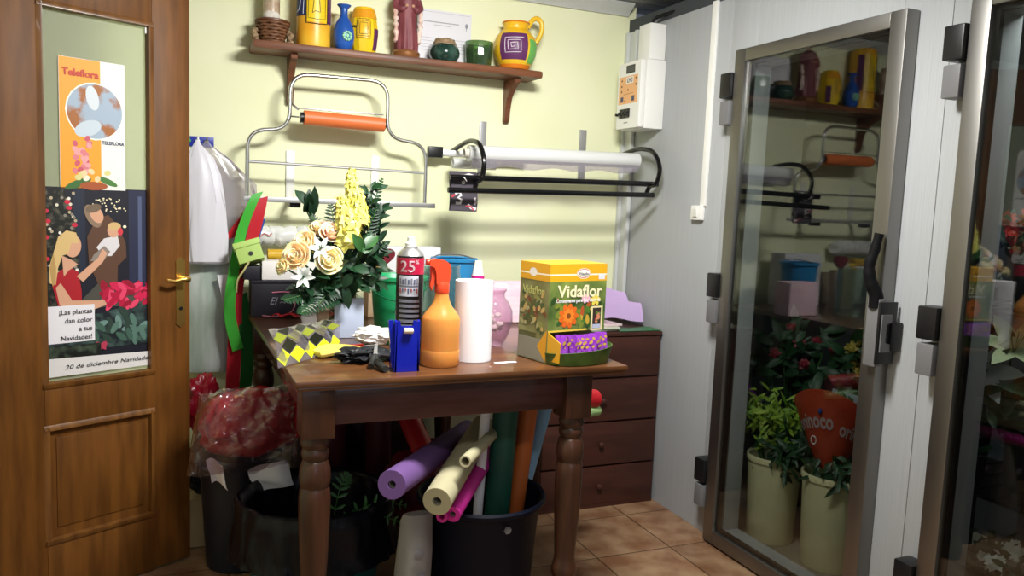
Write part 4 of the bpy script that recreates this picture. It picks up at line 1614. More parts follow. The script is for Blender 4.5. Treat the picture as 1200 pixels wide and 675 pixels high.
# square vase of the arrangement
t = thing('square_vase', 'small square glass vase with a pale blue-white front holding the flower arrangement', 'vase', (.57, 2.862, T0))
b = MB()
for sx, sy, dx, dy in ((0, -.05, .104, .004), (0, .05, .104, .004), (-.05, 0, .004, .104), (.05, 0, .004, .104)):
    b.box((sx, sy, .072), (dx, dy, .144))
b.box((0, 0, .004), (.1, .1, .008))
b.build('glass', 'clear', t)
MB().box((0, -.0545, .072), (.104, .004, .142), .001).build('front_panel', mat('ice_panel', '#b4bfd6', .45), t)
MB().box((0, .003, .05), (.088, .086, .08), .004).build('floral_foam', mat('foam_green', '#5a5a3c', .9), t)
VT = V((.57, 2.862, T0 + .14))

# roses
G['rose'] = [mat('rose_peach', '#fbd6a4', .55, c2='#fde6c6', scale=20, sub=.4), mat('rose_cream', '#fde2a8', .55, c2='#fdeec8', scale=20, sub=.4), mat('rose_pinkish', '#fbceb2', .55, c2='#fde0c8', scale=20, sub=.4)]
G['leafd'] = mat('dark_leaf', '#10291a', .45, c2='#1d4426', scale=14)
G['leafm'] = mat('mid_leaf', '#26502a', .4, c2='#3f7036', scale=14)
G['stem'] = mat('green_stem', '#3f6a34', .5)


def rose(p, d, R, m, label, seed=0, group=None, to=None):
    rnd = random.Random(seed)
    d = V(d).normalized()
    Q = d.to_track_quat('Z', 'Y').to_matrix().to_4x4()
    t_ = thing('rose', label, 'rose', to if to is not None else VT, 0, group)
    base = V(p) - V(t_.location)
    b_ = MB()
    layers = [(3, .24, 1.0, .02, 1.3), (3, .5, 1.0, .1, 1.25), (4, .78, .88, .22, 1.05), (5, 1.02, .68, .4, .85)]
    for li, (n_, rr_, hh, out, wd) in enumerate(layers):
        for k in range(n_):
            a0 = 2 * PI * k / n_ + li * .7 + rnd.uniform(-.15, .15)

            def fn(u, v, a0=a0, rr_=rr_, hh=hh, out=out, wd=wd):
                w_ = (u - .5) * 2
                a_ = a0 + w_ * wd * (.55 + .45 * math.sin(PI * min(1, v * .75 + .12)))
                r_ = R * rr_ * (.45 + .55 * v ** .7) * (1 - .05 * w_ * w_)
                r_ += R * out * max(0, v - .7) ** 1.5 * 1.6
                z_ = R * 1.15 * (hh * v * (1 - .16 * w_ * w_ * v) - out * .5 * max(0, v - .75))
                q_ = Q @ V((r_ * math.cos(a_), r_ * math.sin(a_), z_ - R * .5))
                return base + q_
            b_.sheet(fn, 8, 7, R * .03)
    b_.blob(base - d * R * .3, (R * .62,) * 3, .05, 2, 3)
    b_.blob(base + d * R * .1, (R * .34,) * 3, .05, 2, 3)
    hd_ = b_.build('petals', m, t_, angle=180)
    b_ = MB()
    for k in range(5):
        a_ = 2 * PI * k / 5
        sd = Q.to_3x3() @ V((math.cos(a_), math.sin(a_), .5))
        b_.leaf(base - d * R * .5, sd, d, R * .9, R * .4, .3)
    b_.build('sepals', 'leafm', t_)
    b_ = MB()
    foot = V((rnd.uniform(-.02, .02), rnd.uniform(-.02, .02), -.05))
    b_.tube(smooth_path([base - d * R * .45, base - d * (R * .45 + .04) + V((0, 0, -.01)), base * .35 + foot * .3 + V((0, 0, .0)), foot], 5), .0035, 7)
    b_.build('stem', 'stem', t_)
    return t_


GR = 'peach roses in the arrangement'
rose((0.482, 2.720, 1.185), (-.15, -1, .25), .045, G['rose'][1], 'open peach rose facing front, lowest centre of the arrangement', 1, GR)
rose((0.378, 2.740, 1.197), (-.5, -.9, .35), .045, G['rose'][0], 'peach rose at the left of the arrangement, next to the small bud', 2, GR)
rose((0.408, 2.780, 1.241), (-.55, -.7, .6), .04, G['rose'][0], 'peach rose just above the left-hand rose', 3, GR)
rose((0.500, 2.780, 1.275), (-.1, -.8, .7), .041, G['rose'][2], 'pinkish peach rose directly left of the yellow flower spikes', 4, GR)
rose((0.464, 2.830, 1.289), (-.3, -.6, .8), .032, G['rose'][0], 'small peach rose at the top behind the pinkish one', 5, GR)
rose((0.329, 2.720, 1.161), (-.9, -.5, .3), .026, G['rose'][1], 'pale rosebud sticking out at the far left of the arrangement', 6, GR)


def lily(p, d, R, label, m='lilywhite', loc=None, group=None, n=6):
    d = V(d).normalized()
    lo = V(loc) if loc is not None else VT
    t_ = thing('lily', label, 'flower', lo, 0, group)
    base = V(p) - lo
    Q = d.to_track_quat('Z', 'Y').to_matrix()
    b_ = MB()
    for k in range(n):
        a_ = 2 * PI * k / n
        b_.leaf(base, Q @ V((math.cos(a_), math.sin(a_), .9)), d, R, R * .42, .35, seg=5)
    b_.build('petals', m, t_)
    b_ = MB()
    for k in range(5):
        a_ = 2 * PI * k / 5
        b_.tube([base, base + Q @ V((.15 * R * math.cos(a_), .15 * R * math.sin(a_), .6 * R))], .0015, 5)
    b_.build('stamens', 'leafm', t_)
    b_ = MB()
    b_.tube(smooth_path([base, base - d * .05 + V((0, 0, -.02)), base * .3, (0, 0, -.04)], 5), .003, 6)
    b_.build('stem', 'stem', t_)


G['lilywhite'] = mat('petal_white', '#dde2e2', .5)
lily((0.455, 2.730, 1.221), (-.2, -1, .4), .045, 'small white flower among the peach roses, upper one')
lily((0.398, 2.720, 1.127), (-.3, -1, .1), .042, 'small white flower below the left-hand peach roses')

# yellow flower spikes
G['snap'] = mat('yellow_petal', '#ebe066', .5, c2='#f3ec92', scale=30, sub=.15)


def spike(p0, p1, label, n, R, seed, group):
    rnd = random.Random(seed)
    t_ = thing('flower_spike', label, 'flower', VT, 0, group)
    a_, c_ = V(p0) - VT, V(p1) - VT
    b_ = MB()
    b_.tube(smooth_path([c_, a_ * .5 + c_ * .5 + V((.004, 0, 0)), a_, V((0, 0, -.03))], 6), .0035, 7)
    b_.build('stem', 'stem', t_)
    b_ = MB()
    ax = (c_ - a_).normalized()
    Q = ax.to_track_quat('Z', 'Y').to_matrix()
    for k in range(n):
        f_ = k / (n - 1)
        an = k * 2.4
        rad_ = R * (1 - .72 * f_ ** 1.6)
        o_ = Q @ V((math.cos(an), math.sin(an), .15))
        c0 = a_.lerp(c_, f_) + o_ * rad_ * .55
        sz = .021 * (1 - .6 * f_) * R / .04 + .004
        b_.blob(c0, (sz * .62, sz * .62, sz * .7), .12, 3, 2, seed=k)
        for j in range(6):
            aj = 2 * PI * j / 6 + rnd.random()
            q_ = o_.to_track_quat('Z', 'Y').to_matrix() @ V((math.cos(aj), math.sin(aj), .7))
            b_.leaf(c0, q_, o_, sz * 1.45, sz * 1.2, .5, seg=3)
    b_.build('florets', 'snap', t_)


GS = 'yellow flower spikes in the arrangement'
spike((0.558, 2.760, 1.245), (0.530, 2.780, 1.393), 'yellow flower spike at the front left of the three', 34, .044, 1, GS)
spike((0.582, 2.820, 1.290), (0.574, 2.830, 1.490), 'tallest yellow flower spike', 40, .038, 2, GS)
spike((0.596, 2.790, 1.310), (0.593, 2.800, 1.419), 'yellow flower spike at the right of the tallest', 26, .036, 3, GS)


def frond(p0, p1, up, W, label, n=22, m='leafd', loc=None, sag=.02, name='fern_frond', group=None):
    lo = V(loc) if loc is not None else VT
    t_ = thing(name, label, 'fern', lo, 0, group)
    a_, c_ = V(p0) - lo, V(p1) - lo
    b_ = MB()
    mid = a_.lerp(c_, .5) + V((0, 0, sag))
    P_ = smooth_path([a_, mid, c_], n)
    b_.tube(P_, .0016, 5)
    b_.build('stalk', 'stem', t_)
    b_ = MB()
    N = len(P_) - 1
    for i in range(1, N, 2):
        f_ = i / N
        ax = (P_[min(i + 1, N)] - P_[i - 1]).normalized()
        sd = ax.cross(V(up)).normalized()
        wl = W * (math.sin(PI * (f_ * .85 + .12))) ** .8
        for s_ in (-1, 1):
            b_.leaf(P_[i], sd * s_ + ax * .55, up, wl, wl * .17 + .005, .15, seg=3)
    b_.build('leaflets', m, t_)


def leaves(p, n, spread, L, W, label, m='leafd', seed=0, dirb=(0, 0, 1), loc=None, name='leaf_sprig', group=None, cat='foliage'):
    rnd = random.Random(seed)
    lo = V(loc) if loc is not None else VT
    t_ = thing(name, label, cat, lo, 0, group)
    b_, s_ = MB(), MB()
    for k in range(n):
        d_ = V((rnd.gauss(0, 1), rnd.gauss(0, 1), rnd.gauss(0, 1))).normalized() * .9 + V(dirb)
        o_ = V(p) - lo + V((rnd.uniform(-1, 1) * spread[0], rnd.uniform(-1, 1) * spread[1], rnd.uniform(-1, 1) * spread[2]))
        b_.leaf(o_, d_, V((rnd.uniform(-.4, .4), -1, .6)), L * rnd.uniform(.7, 1.2), W * rnd.uniform(.8, 1.15), .2)
    b_.build('leaves', m, t_)
    for k in range(5):
        e_ = V(p) - lo + V((rnd.uniform(-1, 1) * spread[0], rnd.uniform(-1, 1) * spread[1], rnd.uniform(-.3, 1) * spread[2]))
        s_.tube(smooth_path([(0, 0, -.03), e_ * .5 + V((0, 0, .01)), e_], 5), .002, 5)
    s_.build('stems', 'stem', t_)


frond(VT, (0.686, 2.840, 1.472), (.3, -1, .2), .036, 'thin fern tip standing up at the right of the yellow spikes', 26)
frond(VT, (0.653, 2.780, 1.362), (.3, -1, .2), .055, 'broad fern frond at the right of the yellow spikes', 24)
frond(VT, (0.694, 2.800, 1.242), (.2, -1, .5), .05, 'fern frond spreading right over the green bucket', 20)
frond(VT, (0.328, 2.680, 1.055), (0, -.5, 1), .06, 'fern frond drooping to the far left over the table', 22)
frond(VT, (0.374, 2.620, 1.017), (0, -.5, 1), .055, 'fern frond drooping front left over the table', 20)
frond(VT, (0.368, 2.720, 1.098), (0, -.8, .7), .05, 'fern frond pointing left under the white flower', 20)
frond(VT, (0.438, 2.680, 1.036), (0, -.8, .7), .045, 'short fern frond hanging beside the square vase', 16, sag=.04)
frond(VT, (0.514, 2.900, 1.370), (0, -1, .2), .05, 'fern frond rising behind the upper roses', 20)
frond(VT, (0.448, 2.900, 1.331), (0, -1, .2), .045, 'fern frond behind the roses, left of the tall ones', 20)
leaves((0.535, 2.780, 1.142), 46, (.06, .04, .055), .075, .032, 'dense dark leaves filling the lower centre of the arrangement', 'leafd', 1, (0, -.3, 0))
leaves((0.635, 2.800, 1.165), 44, (.035, .035, .085), .07, .026, 'dark leaves at the right side of the arrangement', 'leafd', 2, (.2, -.2, .3))
leaves((0.667, 2.830, 1.270), 40, (.02, .03, .09), .055, .018, 'narrow dark leaves along the right edge of the arrangement', 'leafd', 8, (.3, -.1, .7))
leaves((0.592, 2.720, 1.224), 3, (.01, .01, .012), .07, .04, 'pair of broad mid-green leaves below the yellow spikes', 'leafm', 3, (.3, -.5, .9))
leaves((0.444, 2.760, 1.108), 26, (.05, .03, .03), .06, .03, 'dark leaves under the left roses', 'leafd', 4, (-.2, -.4, 0))
leaves((0.461, 2.840, 1.214), 24, (.05, .02, .05), .06, .03, 'dark leaves between and behind the peach roses', 'leafd', 5, (0, 0, .2))
leaves((0.442, 2.920, 1.343), 5, (.012, .01, .02), .1, .04, 'pointed dark leaves behind the top roses', 'leafd', 6, (-.1, 0, 1))
leaves((0.635, 2.850, 1.376), 22, (.03, .02, .06), .05, .02, 'small dark leaves behind the yellow spikes', 'leafd', 7, (.2, 0, .6))

# ------------------------------------------------------------------ goods along the back of the table
t = thing('gift_box', 'black gift box with faint white script, back left corner of the table', 'box', (.385, 3.42, T0), .0)
G['black_card'] = mat('black_card', '#1d1b26', .5)
MB().box((0, 0, .07), (.2, .12, .14), .003).build('body', 'black_card', t)
MB().box((0, -.002, .143), (.204, .124, .012), .002).build('lid', 'black_card', t)
G['script_grey'] = mat('script_grey', '#8c8a98', .5)
text('El', 'lettering', 'script_grey', t, (-.03, -.0612, .05), X, Z, .03, .032, shear=.35)
b = MB()
b.tube(smooth_path([(.012 + .009 * k, -.0606, .055 + .006 * (k % 2)) for k in range(8)], 4), .0012, 5)
b.build('script_flourish', 'script_grey', t)
b = MB()
b.tube(smooth_path([(-.02, -.064, .1), (.05, -.075, .1), (.07, -.085, .06), (.05, -.09, .02), (-.01, -.085, .004), (-.06, -.08, .008)], 6), .0022, 6)
b.build('pink_cord', mat('pink_cord', '#c9748e', .5), t)
o = MB().box((0, 0, .0275), (.064, .1, .055), .003).build('small_box', 'black_card', None, (.288, 3.42, T0 + .15))
tag(o, 'small plain black box under the lime green gift box', 'box')
o = MB().box((0, 0, .038), (.14, .1, .076), .003).build('carton', mat('flat_white_card', '#e6e2e2', .6), None, (.396, 3.418, T0 + .15))
tag(o, 'flat white carton lying on the right of the black script box', 'box')
t = thing('gift_box', 'small lime green gift box tilted on top of small black box', 'box', (.315, 3.385, T0 + .2045), .0)
Rt = Matrix.Rotation(-.3, 3, 'Y') @ Matrix.Rotation(-.3, 3, 'X')
b = MB()
b.box(Rt @ V((-.02, 0, .062)), (.1, .09, .085), .002, rot=Rt)
b.build('box_body', 'lime', t)
b = MB()
b.box(Rt @ V((-.02, -.002, .094)), (.106, .096, .024), .002, rot=Rt)
b.build('lid', mat('lime_lid', '#aac86a', .6), t)
b = MB()
b.lathe([(0, 0), (.009, 0), (.009, .002), (0, .002)], Rt @ V((-.016, -.0465, .05)), 16, rot=Rt @ Matrix.Rotation(PI / 2, 3, 'X'))
b.build('thumb_hole', 'ink', t)
b = MB()
b.tube(smooth_path([(-.04, -.03, .02), (-.06, -.05, -.01), (-.085, -.06, -.05), (-.09, -.06, -.1)], 6), .004, 6)
b.build('paper_cord', mat('straw_cord', '#b5ad74', .6), t)
o = MB().box((.0, 0, .11), (.17, .085, .22), .003).build('carton', 'white')
o.location = (.478, 3.515, T0)
tag(o, 'plain white carton behind the black box at the back of the table', 'box')
t = thing('ribbon_roll', 'gold roll lying on the white carton at the back of the table', 'roll', (.46, 3.5, T0 + .2205))
MB().pipe((-.1, 0, .024), (.09, 0, .024), .0235, .008, 28).build('gold_paper', mat('gold_paper', '#c8a02a', .35), t)
t = thing('cellophane_roll', 'clear crinkled cellophane bundle with pink print lying along the back wall', 'roll', (.44, 3.57, T0 + .222))
b = MB()
b.tube([(-.17 + i * .0155, .004 * math.sin(i), .1 + .004 * math.sin(i * 1.7)) for i in range(24)], [.042 + .004 * math.sin(i * 2.1) for i in range(24)], 18)
b.build('film', 'filmroll', t)
b = MB()
b.tube(smooth_path([(-.13, -.045, .11), (-.11, -.046, .095), (-.09, -.046, .11), (-.07, -.046, .1), (-.06, -.046, .112)], 5), .003, 5)
b.build('pink_print', mat('pink_print', '#c47a78', .5), t)
b = MB()
b.box((0, 0, .09), (.34, .05, .18), .003)
o = b.build('carton', mat('kraft_card', '#8a7a64', .8))
o.location = (.44, 3.585, T0)
tag(o, 'low brown carton against the wall under the cellophane bundle', 'box')
o.location = (.66, 3.545, T0)
o.scale = (.5, 1, 1)
b = MB()
for k, (a_, l_) in enumerate(((.3, .075), (.0, .07), (-.3, .06), (2.6, .04))):
    b.sheet(lambda u, v, a_=a_, l_=l_: (math.cos(a_) * l_ * u - math.sin(a_) * (v - .5) * .018, math.sin(a_) * l_ * u + math.cos(a_) * (v - .5) * .018, .006 + .012 * math.sin(PI * u)), 8, 3, .002)
o = b.build('ribbon_bow', mat('bright_red', '#d8232c', .4), None, (0.397, 3.300, 0.975))
o.location.z = T0 + .001
tag(o, 'small bright red ribbon bow at the back left of the table', 'ribbon')
o = MB().box((0, 0, .145), (.26, .12, .29), .004).build('carton', mat('white_card', '#dddde0', .6))
o.location = (.975, 3.49, T0)
tag(o, 'white carton standing behind the green bucket and the aerosol can', 'box')
o = MB().box((0, 0, .105), (.09, .1, .21), .003).build('wooden_block', mat('pale_wood', '#b59a7c', .6))
o.location = (.79, 3.33, T0)
tag(o, 'pale wooden block behind the green bucket', 'block')
t = thing('heart_ornament', 'dark red heart ornament resting on the pale block behind the arrangement', 'ornament', (.8, 3.32, T0 + .2105))
b = MB()
hp_ = [(.016 * math.sin(a_) ** 3 * 2.6, .0013 * (13 * math.cos(a_) - 5 * math.cos(2 * a_) - 2 * math.cos(3 * a_) - math.cos(4 * a_)) * 2) for a_ in [2 * PI * i / 40 for i in range(40)]]
b.prism([(x_ * 1.1, z_ * 1.1 + .045) for x_, z_ in hp_], (.018, -.01, .0), X, Z, Y * .02)
b.build('heart', mat('dark_red_felt', '#6a1020', .8), t)
t = thing('yellow_flowers', 'bunch of small yellow flowers beside the heart on the pale block', 'flowers', (.775, 3.28, T0 + .2105))
b = MB()
for k in range(9):
    b.blob((random.uniform(-.022, .02), random.uniform(-.012, .0), .008 + random.random() * .03), (.009, .009, .007), .2, 4, 2, seed=k)
b.build('blossoms', mat('bright_yellow', '#e8c01c', .5), t)

# ------------------------------------------------------------------ loose bits on the table front
b = MB()
Q00, Q10, Q01, Q11 = V((0.272, 2.328, 0.900)), V((0.504, 2.593, 0.900)), V((0.268, 2.520, 0.980)), V((0.541, 2.860, 0.961))


def strip(u, v):
    p = Q00.lerp(Q10, u).lerp(Q01.lerp(Q11, u), v)
    k = .008 * math.sin(u * 17 + v * 4) * min(1, v * 3)
    return V((p.x + k * .5, p.y - k, max(p.z, T0) + .002 + .4 * abs(k) + .015 * math.sin(PI * v)))


t = thing('patterned_film', 'clear film with yellow and black diamond border lying across the table front left', 'film', (.45, 2.6, T0))
b = MB()
b.sheet(lambda u, v: strip(u, v) - V((.45, 2.6, T0)), 30, 16, .0006)
b.build('clear_sheet', 'cello2', t)
b = MB()


def dia(uc, vc, du, dv, mi):
    pts = [strip(uc - du, vc), strip(uc, vc - dv), strip(uc + du, vc), strip(uc, vc + dv)]
    b.poly([p - V((.45, 2.6, T0)) + V((-.0004, -.0015, .001)) for p in pts], mi)


for i in range(5):
    uc = .1 + i * .2
    dia(uc, .17, .1, .17, 0)
    if i < 4:
        dia(uc + .1, .38, .1, .19, 1)
    dia(uc, .62, .1, .17, 2)
    if i < 4:
        dia(uc + .1, .84, .1, .16, 1)
b.build('diamond_border', [mat('acid_yellow', '#c9d81c', .4), mat('film_black', '#181a10', .4), mat('dull_yellow', '#8a9428', .4)], t)
t = thing('cutting_knife', 'red handled florist knife lying behind the yellow gloves', 'knife', (.52, 2.55, T0))
b = MB()
b.prism([(-.07, -.009), (.06, -.012), (.085, -.004), (.085, .006), (.05, .011), (-.07, .009)], (-.03, 0, .005), V((.96, .28, 0)), V((-.28, .96, 0)), Z * .016)
b.build('handle', mat('knife_red', '#c8281e', .35), t)
b = MB()
b.prism([(.085, -.004), (.17, -.002), (.15, .01), (.085, .007)], (-.03, 0, .011), V((.96, .28, 0)), V((-.28, .96, 0)), Z * .003)
b.build('blade', 'chrome', t)
b = MB()
for k in range(6):
    y_ = -.02 + .011 * k
    b.tube(smooth_path([(-.075, y_ * .7, .012), (-.03, y_, .017 + .006 * (k % 2)), (.03, y_ * 1.1, .018), (.08 - .006 * (k % 3), y_ * .8, .013)], 5), [.008] + [.0105] * 13 + [.009, .006], 8)
o = b.build('glove', mat('yellow_rubber', '#e8cd62', .45), None, (0.477, 2.495, 0.900))
o.location.z = T0
o.rotation_euler = (0, 0, .35)
tag(o, 'bundled yellow rubber glove on the table front', 'glove')
b = MB()
b.blob((0, 0, .022), (.075, .05, .024), .35, 2.2, 4, seed=5, crease=.3, zmin=-.021)
for k in range(4):
    b.tube(smooth_path([(.03, -.02 + k * .016, .024), (.07, -.03 + k * .02, .022 + .006 * (k % 2)), (.105 + .008 * (k % 2), -.035 + k * .022, .012)], 5), [.012] * 6 + [.011] * 4 + [.008], 8)
o = b.build('glove', mat('black_rubber', '#1a1c22', .5, bump=.3, scale=30), None, (0.522, 2.390, 0.900))
o.location.z = T0
o.rotation_euler = (0, 0, .2)
tag(o, 'crumpled black work glove beside the blue tape holder', 'glove')
o = MB().box((0, 0, .006), (.075, .014, .01), .003).build('marker_tab', 'acid' if 'acid' in G else mat('acid_tab', '#c9d420', .4), None, (0.546, 2.555, 0.900))
o.location.z = T0 + .003
o.rotation_euler = (0, 0, .75)
tag(o, 'bright yellow-green tab between the yellow and the black glove', 'tab')
t = thing('pruning_shears', 'black handled tool resting against the blue tape holder', 'tool', (.555, 2.27, T0))
b = MB()
b.tube(smooth_path([(.005, -.05, .011), (0, -.02, .013), (-.006, .02, .02), (-.004, .05, .03)], 5), [.01] * 5 + [.0115] * 6 + [.009] * 5, 10)
b.tube(smooth_path([(-.028, -.004, .012), (-.02, .015, .018), (-.01, .04, .03)], 5), .009, 10)
b.build('handle', mat('soft_black', '#2a2c2c', .5), t)
b = MB()
b.prism([(0, -.006), (.06, -.004), (.07, .004), (0, .007)], (-.005, .045, .026), V((.25, .85, .45)), V((1, -.2, 0)), Z * .004)
b.build('blade', 'alu', t)
b = MB()
b.blob((0, 0, .03), (.08, .05, .032), .3, 2, 4, seed=9, crease=.25, zmin=-.029)
o = b.build('crumpled_tissue', mat('tissue_white', '#e9e6e6', .8), None, (0.638, 2.681, 0.900))
o.location.z = T0
tag(o, 'crumpled white tissue between the square vase and the blue tape holder', 'tissue')
b = MB()
b.blob((0, 0, .06), (.032, .03, .06), .25, 2, 4, seed=14, crease=.2, zmin=-.058)
o = b.build('crumpled_tissue', mat('tissue_white2', '#e2e0e4', .8), None, (.745, 2.455, T0))
tag(o, 'white crumpled wad between the aerosol can and the orange spray bottle', 'tissue')

# ================================================================== under the table
# black tub with rolls
TUB = V((.965, 2.46, 0))
t = thing('plastic_tub', 'large black plastic tub full of paper rolls under the table', 'tub', TUB)
b = MB()
b.lathe([(0, .001), (.165, .001), (.17, .006), (.2, .385), (.203, .39), (.212, .392), (.22, .4), (.222, .412), (.216, .42), (.207, .415), (.2, .4), (.166, .012), (0, .012)], n=56)
b.build('body', mat('tub_black', '#0b1020', .5, spec=.2), t)
b = MB()
b.lathe([(0, 0), (.014, 0), (.012, .003), (0, .003)], V((.207 * math.cos(-1.5), .207 * math.sin(-1.5), .36)), 6, rot=Matrix.Rotation(PI / 2, 3, 'X') @ Matrix.Rotation(.1, 3, 'Z'))
b.build('sticker', 'greyplastic', t)


def proll(name, label, p0, p1, r, rc, m, n=32, wob=None, group=None, core=None):
    o = thing(name, label, 'roll', V(p0), 0, group)
    d = V(p1) - V(p0)
    MB().pipe((0, 0, 0), d, r, rc, n, 0, wob).build('paper', m, o)
    if core:
        MB().pipe(d * .01, d * .99, rc - .0004, rc * .8, 24).build('core', core, o)
    return o


G['purpaper'] = mat('purple_paper', '#6f4e8a', .75)
G['cream'] = mat('cream_paper', '#b9b290', .7)
G['magpaper'] = mat('magenta_paper', '#d42d9c', .5)
G['dgpaper'] = mat('bottle_green_paper', '#1a4a3e', .5, c2='#225a4a', scale=3, stretch=(4, 4, 1))
G['orpaper'] = mat('burnt_orange_paper', '#b8602a', .5)
G['lbpaper'] = mat('light_blue_paper', '#7fb0d8', .5)
G['kraftcore'] = mat('grey_core', '#8a8478', .8)
proll('paper_roll', 'purple paper roll poking out left over the black tub', (0.560, 2.120, 0.601), (1.039, 2.820, 0.522), .042, .012, 'purpaper', core='kraftcore')
proll('paper_roll', 'thick cream paper roll poking forward over the black tub rim', (0.698, 2.130, 0.533), (1.024, 2.620, 0.596), .043, .014, 'cream', core='kraftcore')
proll('paper_roll', 'thin cream tube lying on top of the thick cream roll', (0.788, 2.150, 0.638), (0.996, 2.450, 0.621), .0185, .0125, 'cream')
proll('paper_roll', 'magenta paper roll under the cream roll, upper of two', (0.768, 2.190, 0.463), (1.034, 2.560, 0.518), .025, .01, 'magpaper', core='kraftcore')
proll('paper_roll', 'thin magenta paper roll, lowest of the two over the tub rim', (0.735, 2.190, 0.459), (0.900, 2.450, 0.460), .018, .008, 'magpaper')
proll('paper_roll', 'slim white roll standing upright in the black tub', (.925, 2.42, .03), (0.958, 2.430, 0.741), .0165, .008, 'paper')
proll('paper_roll', 'bottle green roll standing upright in the black tub', (1.0, 2.44, .03), (1.041, 2.450, 0.737), .043, .02, 'dgpaper', wob=lambda a_, z_: 1 + .04 * math.sin(a_ * 3 + z_ * 9))
proll('paper_roll', 'burnt orange roll standing upright in the black tub', (1.068, 2.475, .03), (1.146, 2.490, 0.721), .032, .014, 'orpaper')
proll('paper_roll', 'light blue roll leaning right in the black tub', (1.075, 2.56, .03), (1.253, 2.580, 0.693), .03, .012, 'lbpaper')
proll('paper_roll', 'pale green and white roll sticking out right of the table leg', (1.369, 2.580, 0.628), (1.515, 2.660, 0.614), .02, .008, mat('pale_green_paper', '#a8d08a', .5))
proll('paper_roll', 'red tube end sticking out right of the table leg above the pale green roll', (1.333, 2.600, 0.683), (1.501, 2.660, 0.662), .036, .024, mat('scarlet_tube', '#c0202a', .45))
proll('paper_roll', 'bright red tube leaning at the back under the table above the purple roll', (0.922, 3.000, 0.392), (0.908, 3.200, 0.487), .045, .02, mat('bright_red_tube', '#b8202a', .45))
proll('paper_roll', 'dark crimson roll standing at the back under the table', (.6, 3.3, .002), (.62, 3.32, .74), .06, .02, mat('dark_crimson', '#5a1222', .5))
proll('paper_roll', 'second dark crimson roll standing at the back, nearer the tub', (.8, 3.25, .002), (.8, 3.3, .72), .055, .02, mat('dark_crimson_b', '#4a1020', .5))
proll('paper_roll', 'brownish roll leaning at the back left under the table', (.48, 3.35, .002), (.52, 3.42, .74), .045, .02, mat('dull_brown', '#4e3a34', .6))
b = MB()
b.blob((0, 0, .19), (.2, .14, .2), .25, 2, 4, seed=3, crease=.25, zmin=-.189)
o = b.build('plastic_bag', mat('crimson_bag', '#6a1426', .3), None, (.98, 3.1, .001))
tag(o, 'dark crimson plastic bag slumped behind the black tub', 'bag')
b = MB()  # added dark filler shape, stands in for the darkness under the table
b.blob((0, 0, .34), (.24, .08, .36), .2, 2, 4, seed=23, crease=.2, zmin=-.339)
tag(b.build('plastic_bag', mat('maroon_filler', '#2c0c16', .35), None, (.83, 3.5, .001)), 'tall dark maroon filler added to darken the back wall under the table', 'bag')
# white paper bag beside the tub
b = MB()
b.loft([(0, 0, .001, .05, .06), (0, 0, .02, .06, .07), (0, .01, .15, .06, .07), (.01, .015, .28, .055, .06), (.015, .02, .38, .05, .035), (.02, .02, .4, .048, .02)], 28, .12, 2, 5)
t = thing('paper_bag', 'white printed paper bag squeezed between the trash bin and the black tub', 'bag', (.7, 2.36, 0))
b.build('bag', mat('bag_white', '#95928f', .6), t)
b = MB()
for x_, z_ in ((.0, .3), (.01, .22), (-.02, .12)):
    b.lathe([(0, 0), (.016, 0), (.012, .002), (0, .002)], (x_, -.062, z_), 10, rot=Matrix.Rotation(PI / 2, 3, 'X'))
b.build('printed_mark', 'grey_ink', t)

# trash bin with black liner
BIN = V((.45, 2.72, 0))
t = thing('trash_bin', 'teal trash bin lined with a black bag under the table front left', 'trash bin', BIN)
MB().lathe([(0, .001), (.2, .001), (.205, .006), (.24, .33), (.246, .335), (.246, .35), (.238, .35), (.2, .012), (0, .012)], n=48).build('body', mat('teal_plastic', '#14605c', .4), t)
b = MB()
wr = lambda a_, z_: 1 + .06 * noise.noise(V((math.cos(a_) * 4, math.sin(a_) * 4, z_ * 14))) + .02 * math.sin(a_ * 23 + 9 * noise.noise(V((a_, z_ * 8, 2)))) * min(1, abs(z_ - .37) * 9)
b.lathe([(.0, .06), (.17, .07), (.215, .2), (.228, .33), (.235, .365), (.25, .385), (.264, .375), (.27, .33), (.274, .24), (.28, .22), (.284, .2), (.287, .19)], n=120, wob=wr)
bl = b.bm
for f in [f for f in bl.faces if len(f.verts) > 20 and f.calc_center_median().z > .08]:
    bl.faces.remove(f)
b.build('liner', mat('black_bag', '#0a0c14', .32, spec=.3, bump=1.0, scale=14, detail=2, stretch=(1, 1, .6)), t, angle=180)
frond_loc = BIN + V((0, 0, .1))
for k, (q_, lb) in enumerate((((0.743, 2.600, 0.341), 'long green stem sticking out right of the trash bin'), ((0.696, 2.500, 0.325), 'thin leafy stem drooping over the right edge of the trash bin'), ((0.566, 2.720, 0.428), 'cut greenery standing up in the trash bin behind the table leg'))):
    frond(frond_loc + V((.02 * k, 0, 0)), q_, (0, -1, .3), .04, lb, 12, 'leafm', loc=frond_loc, sag=.1, name='plant_cutting')
b = MB()
b.blob((0, 0, .07), (.17, .15, .06), .3, 2.5, 4, seed=31, crease=.2)
tag(b.build('plant_waste', mat('waste_green', '#161f14', .7, c2='#2c3a22', scale=20), None, BIN + V((0, 0, .1))), 'dark heap of plant waste inside the trash bin', 'plant waste', None, 'stuff')

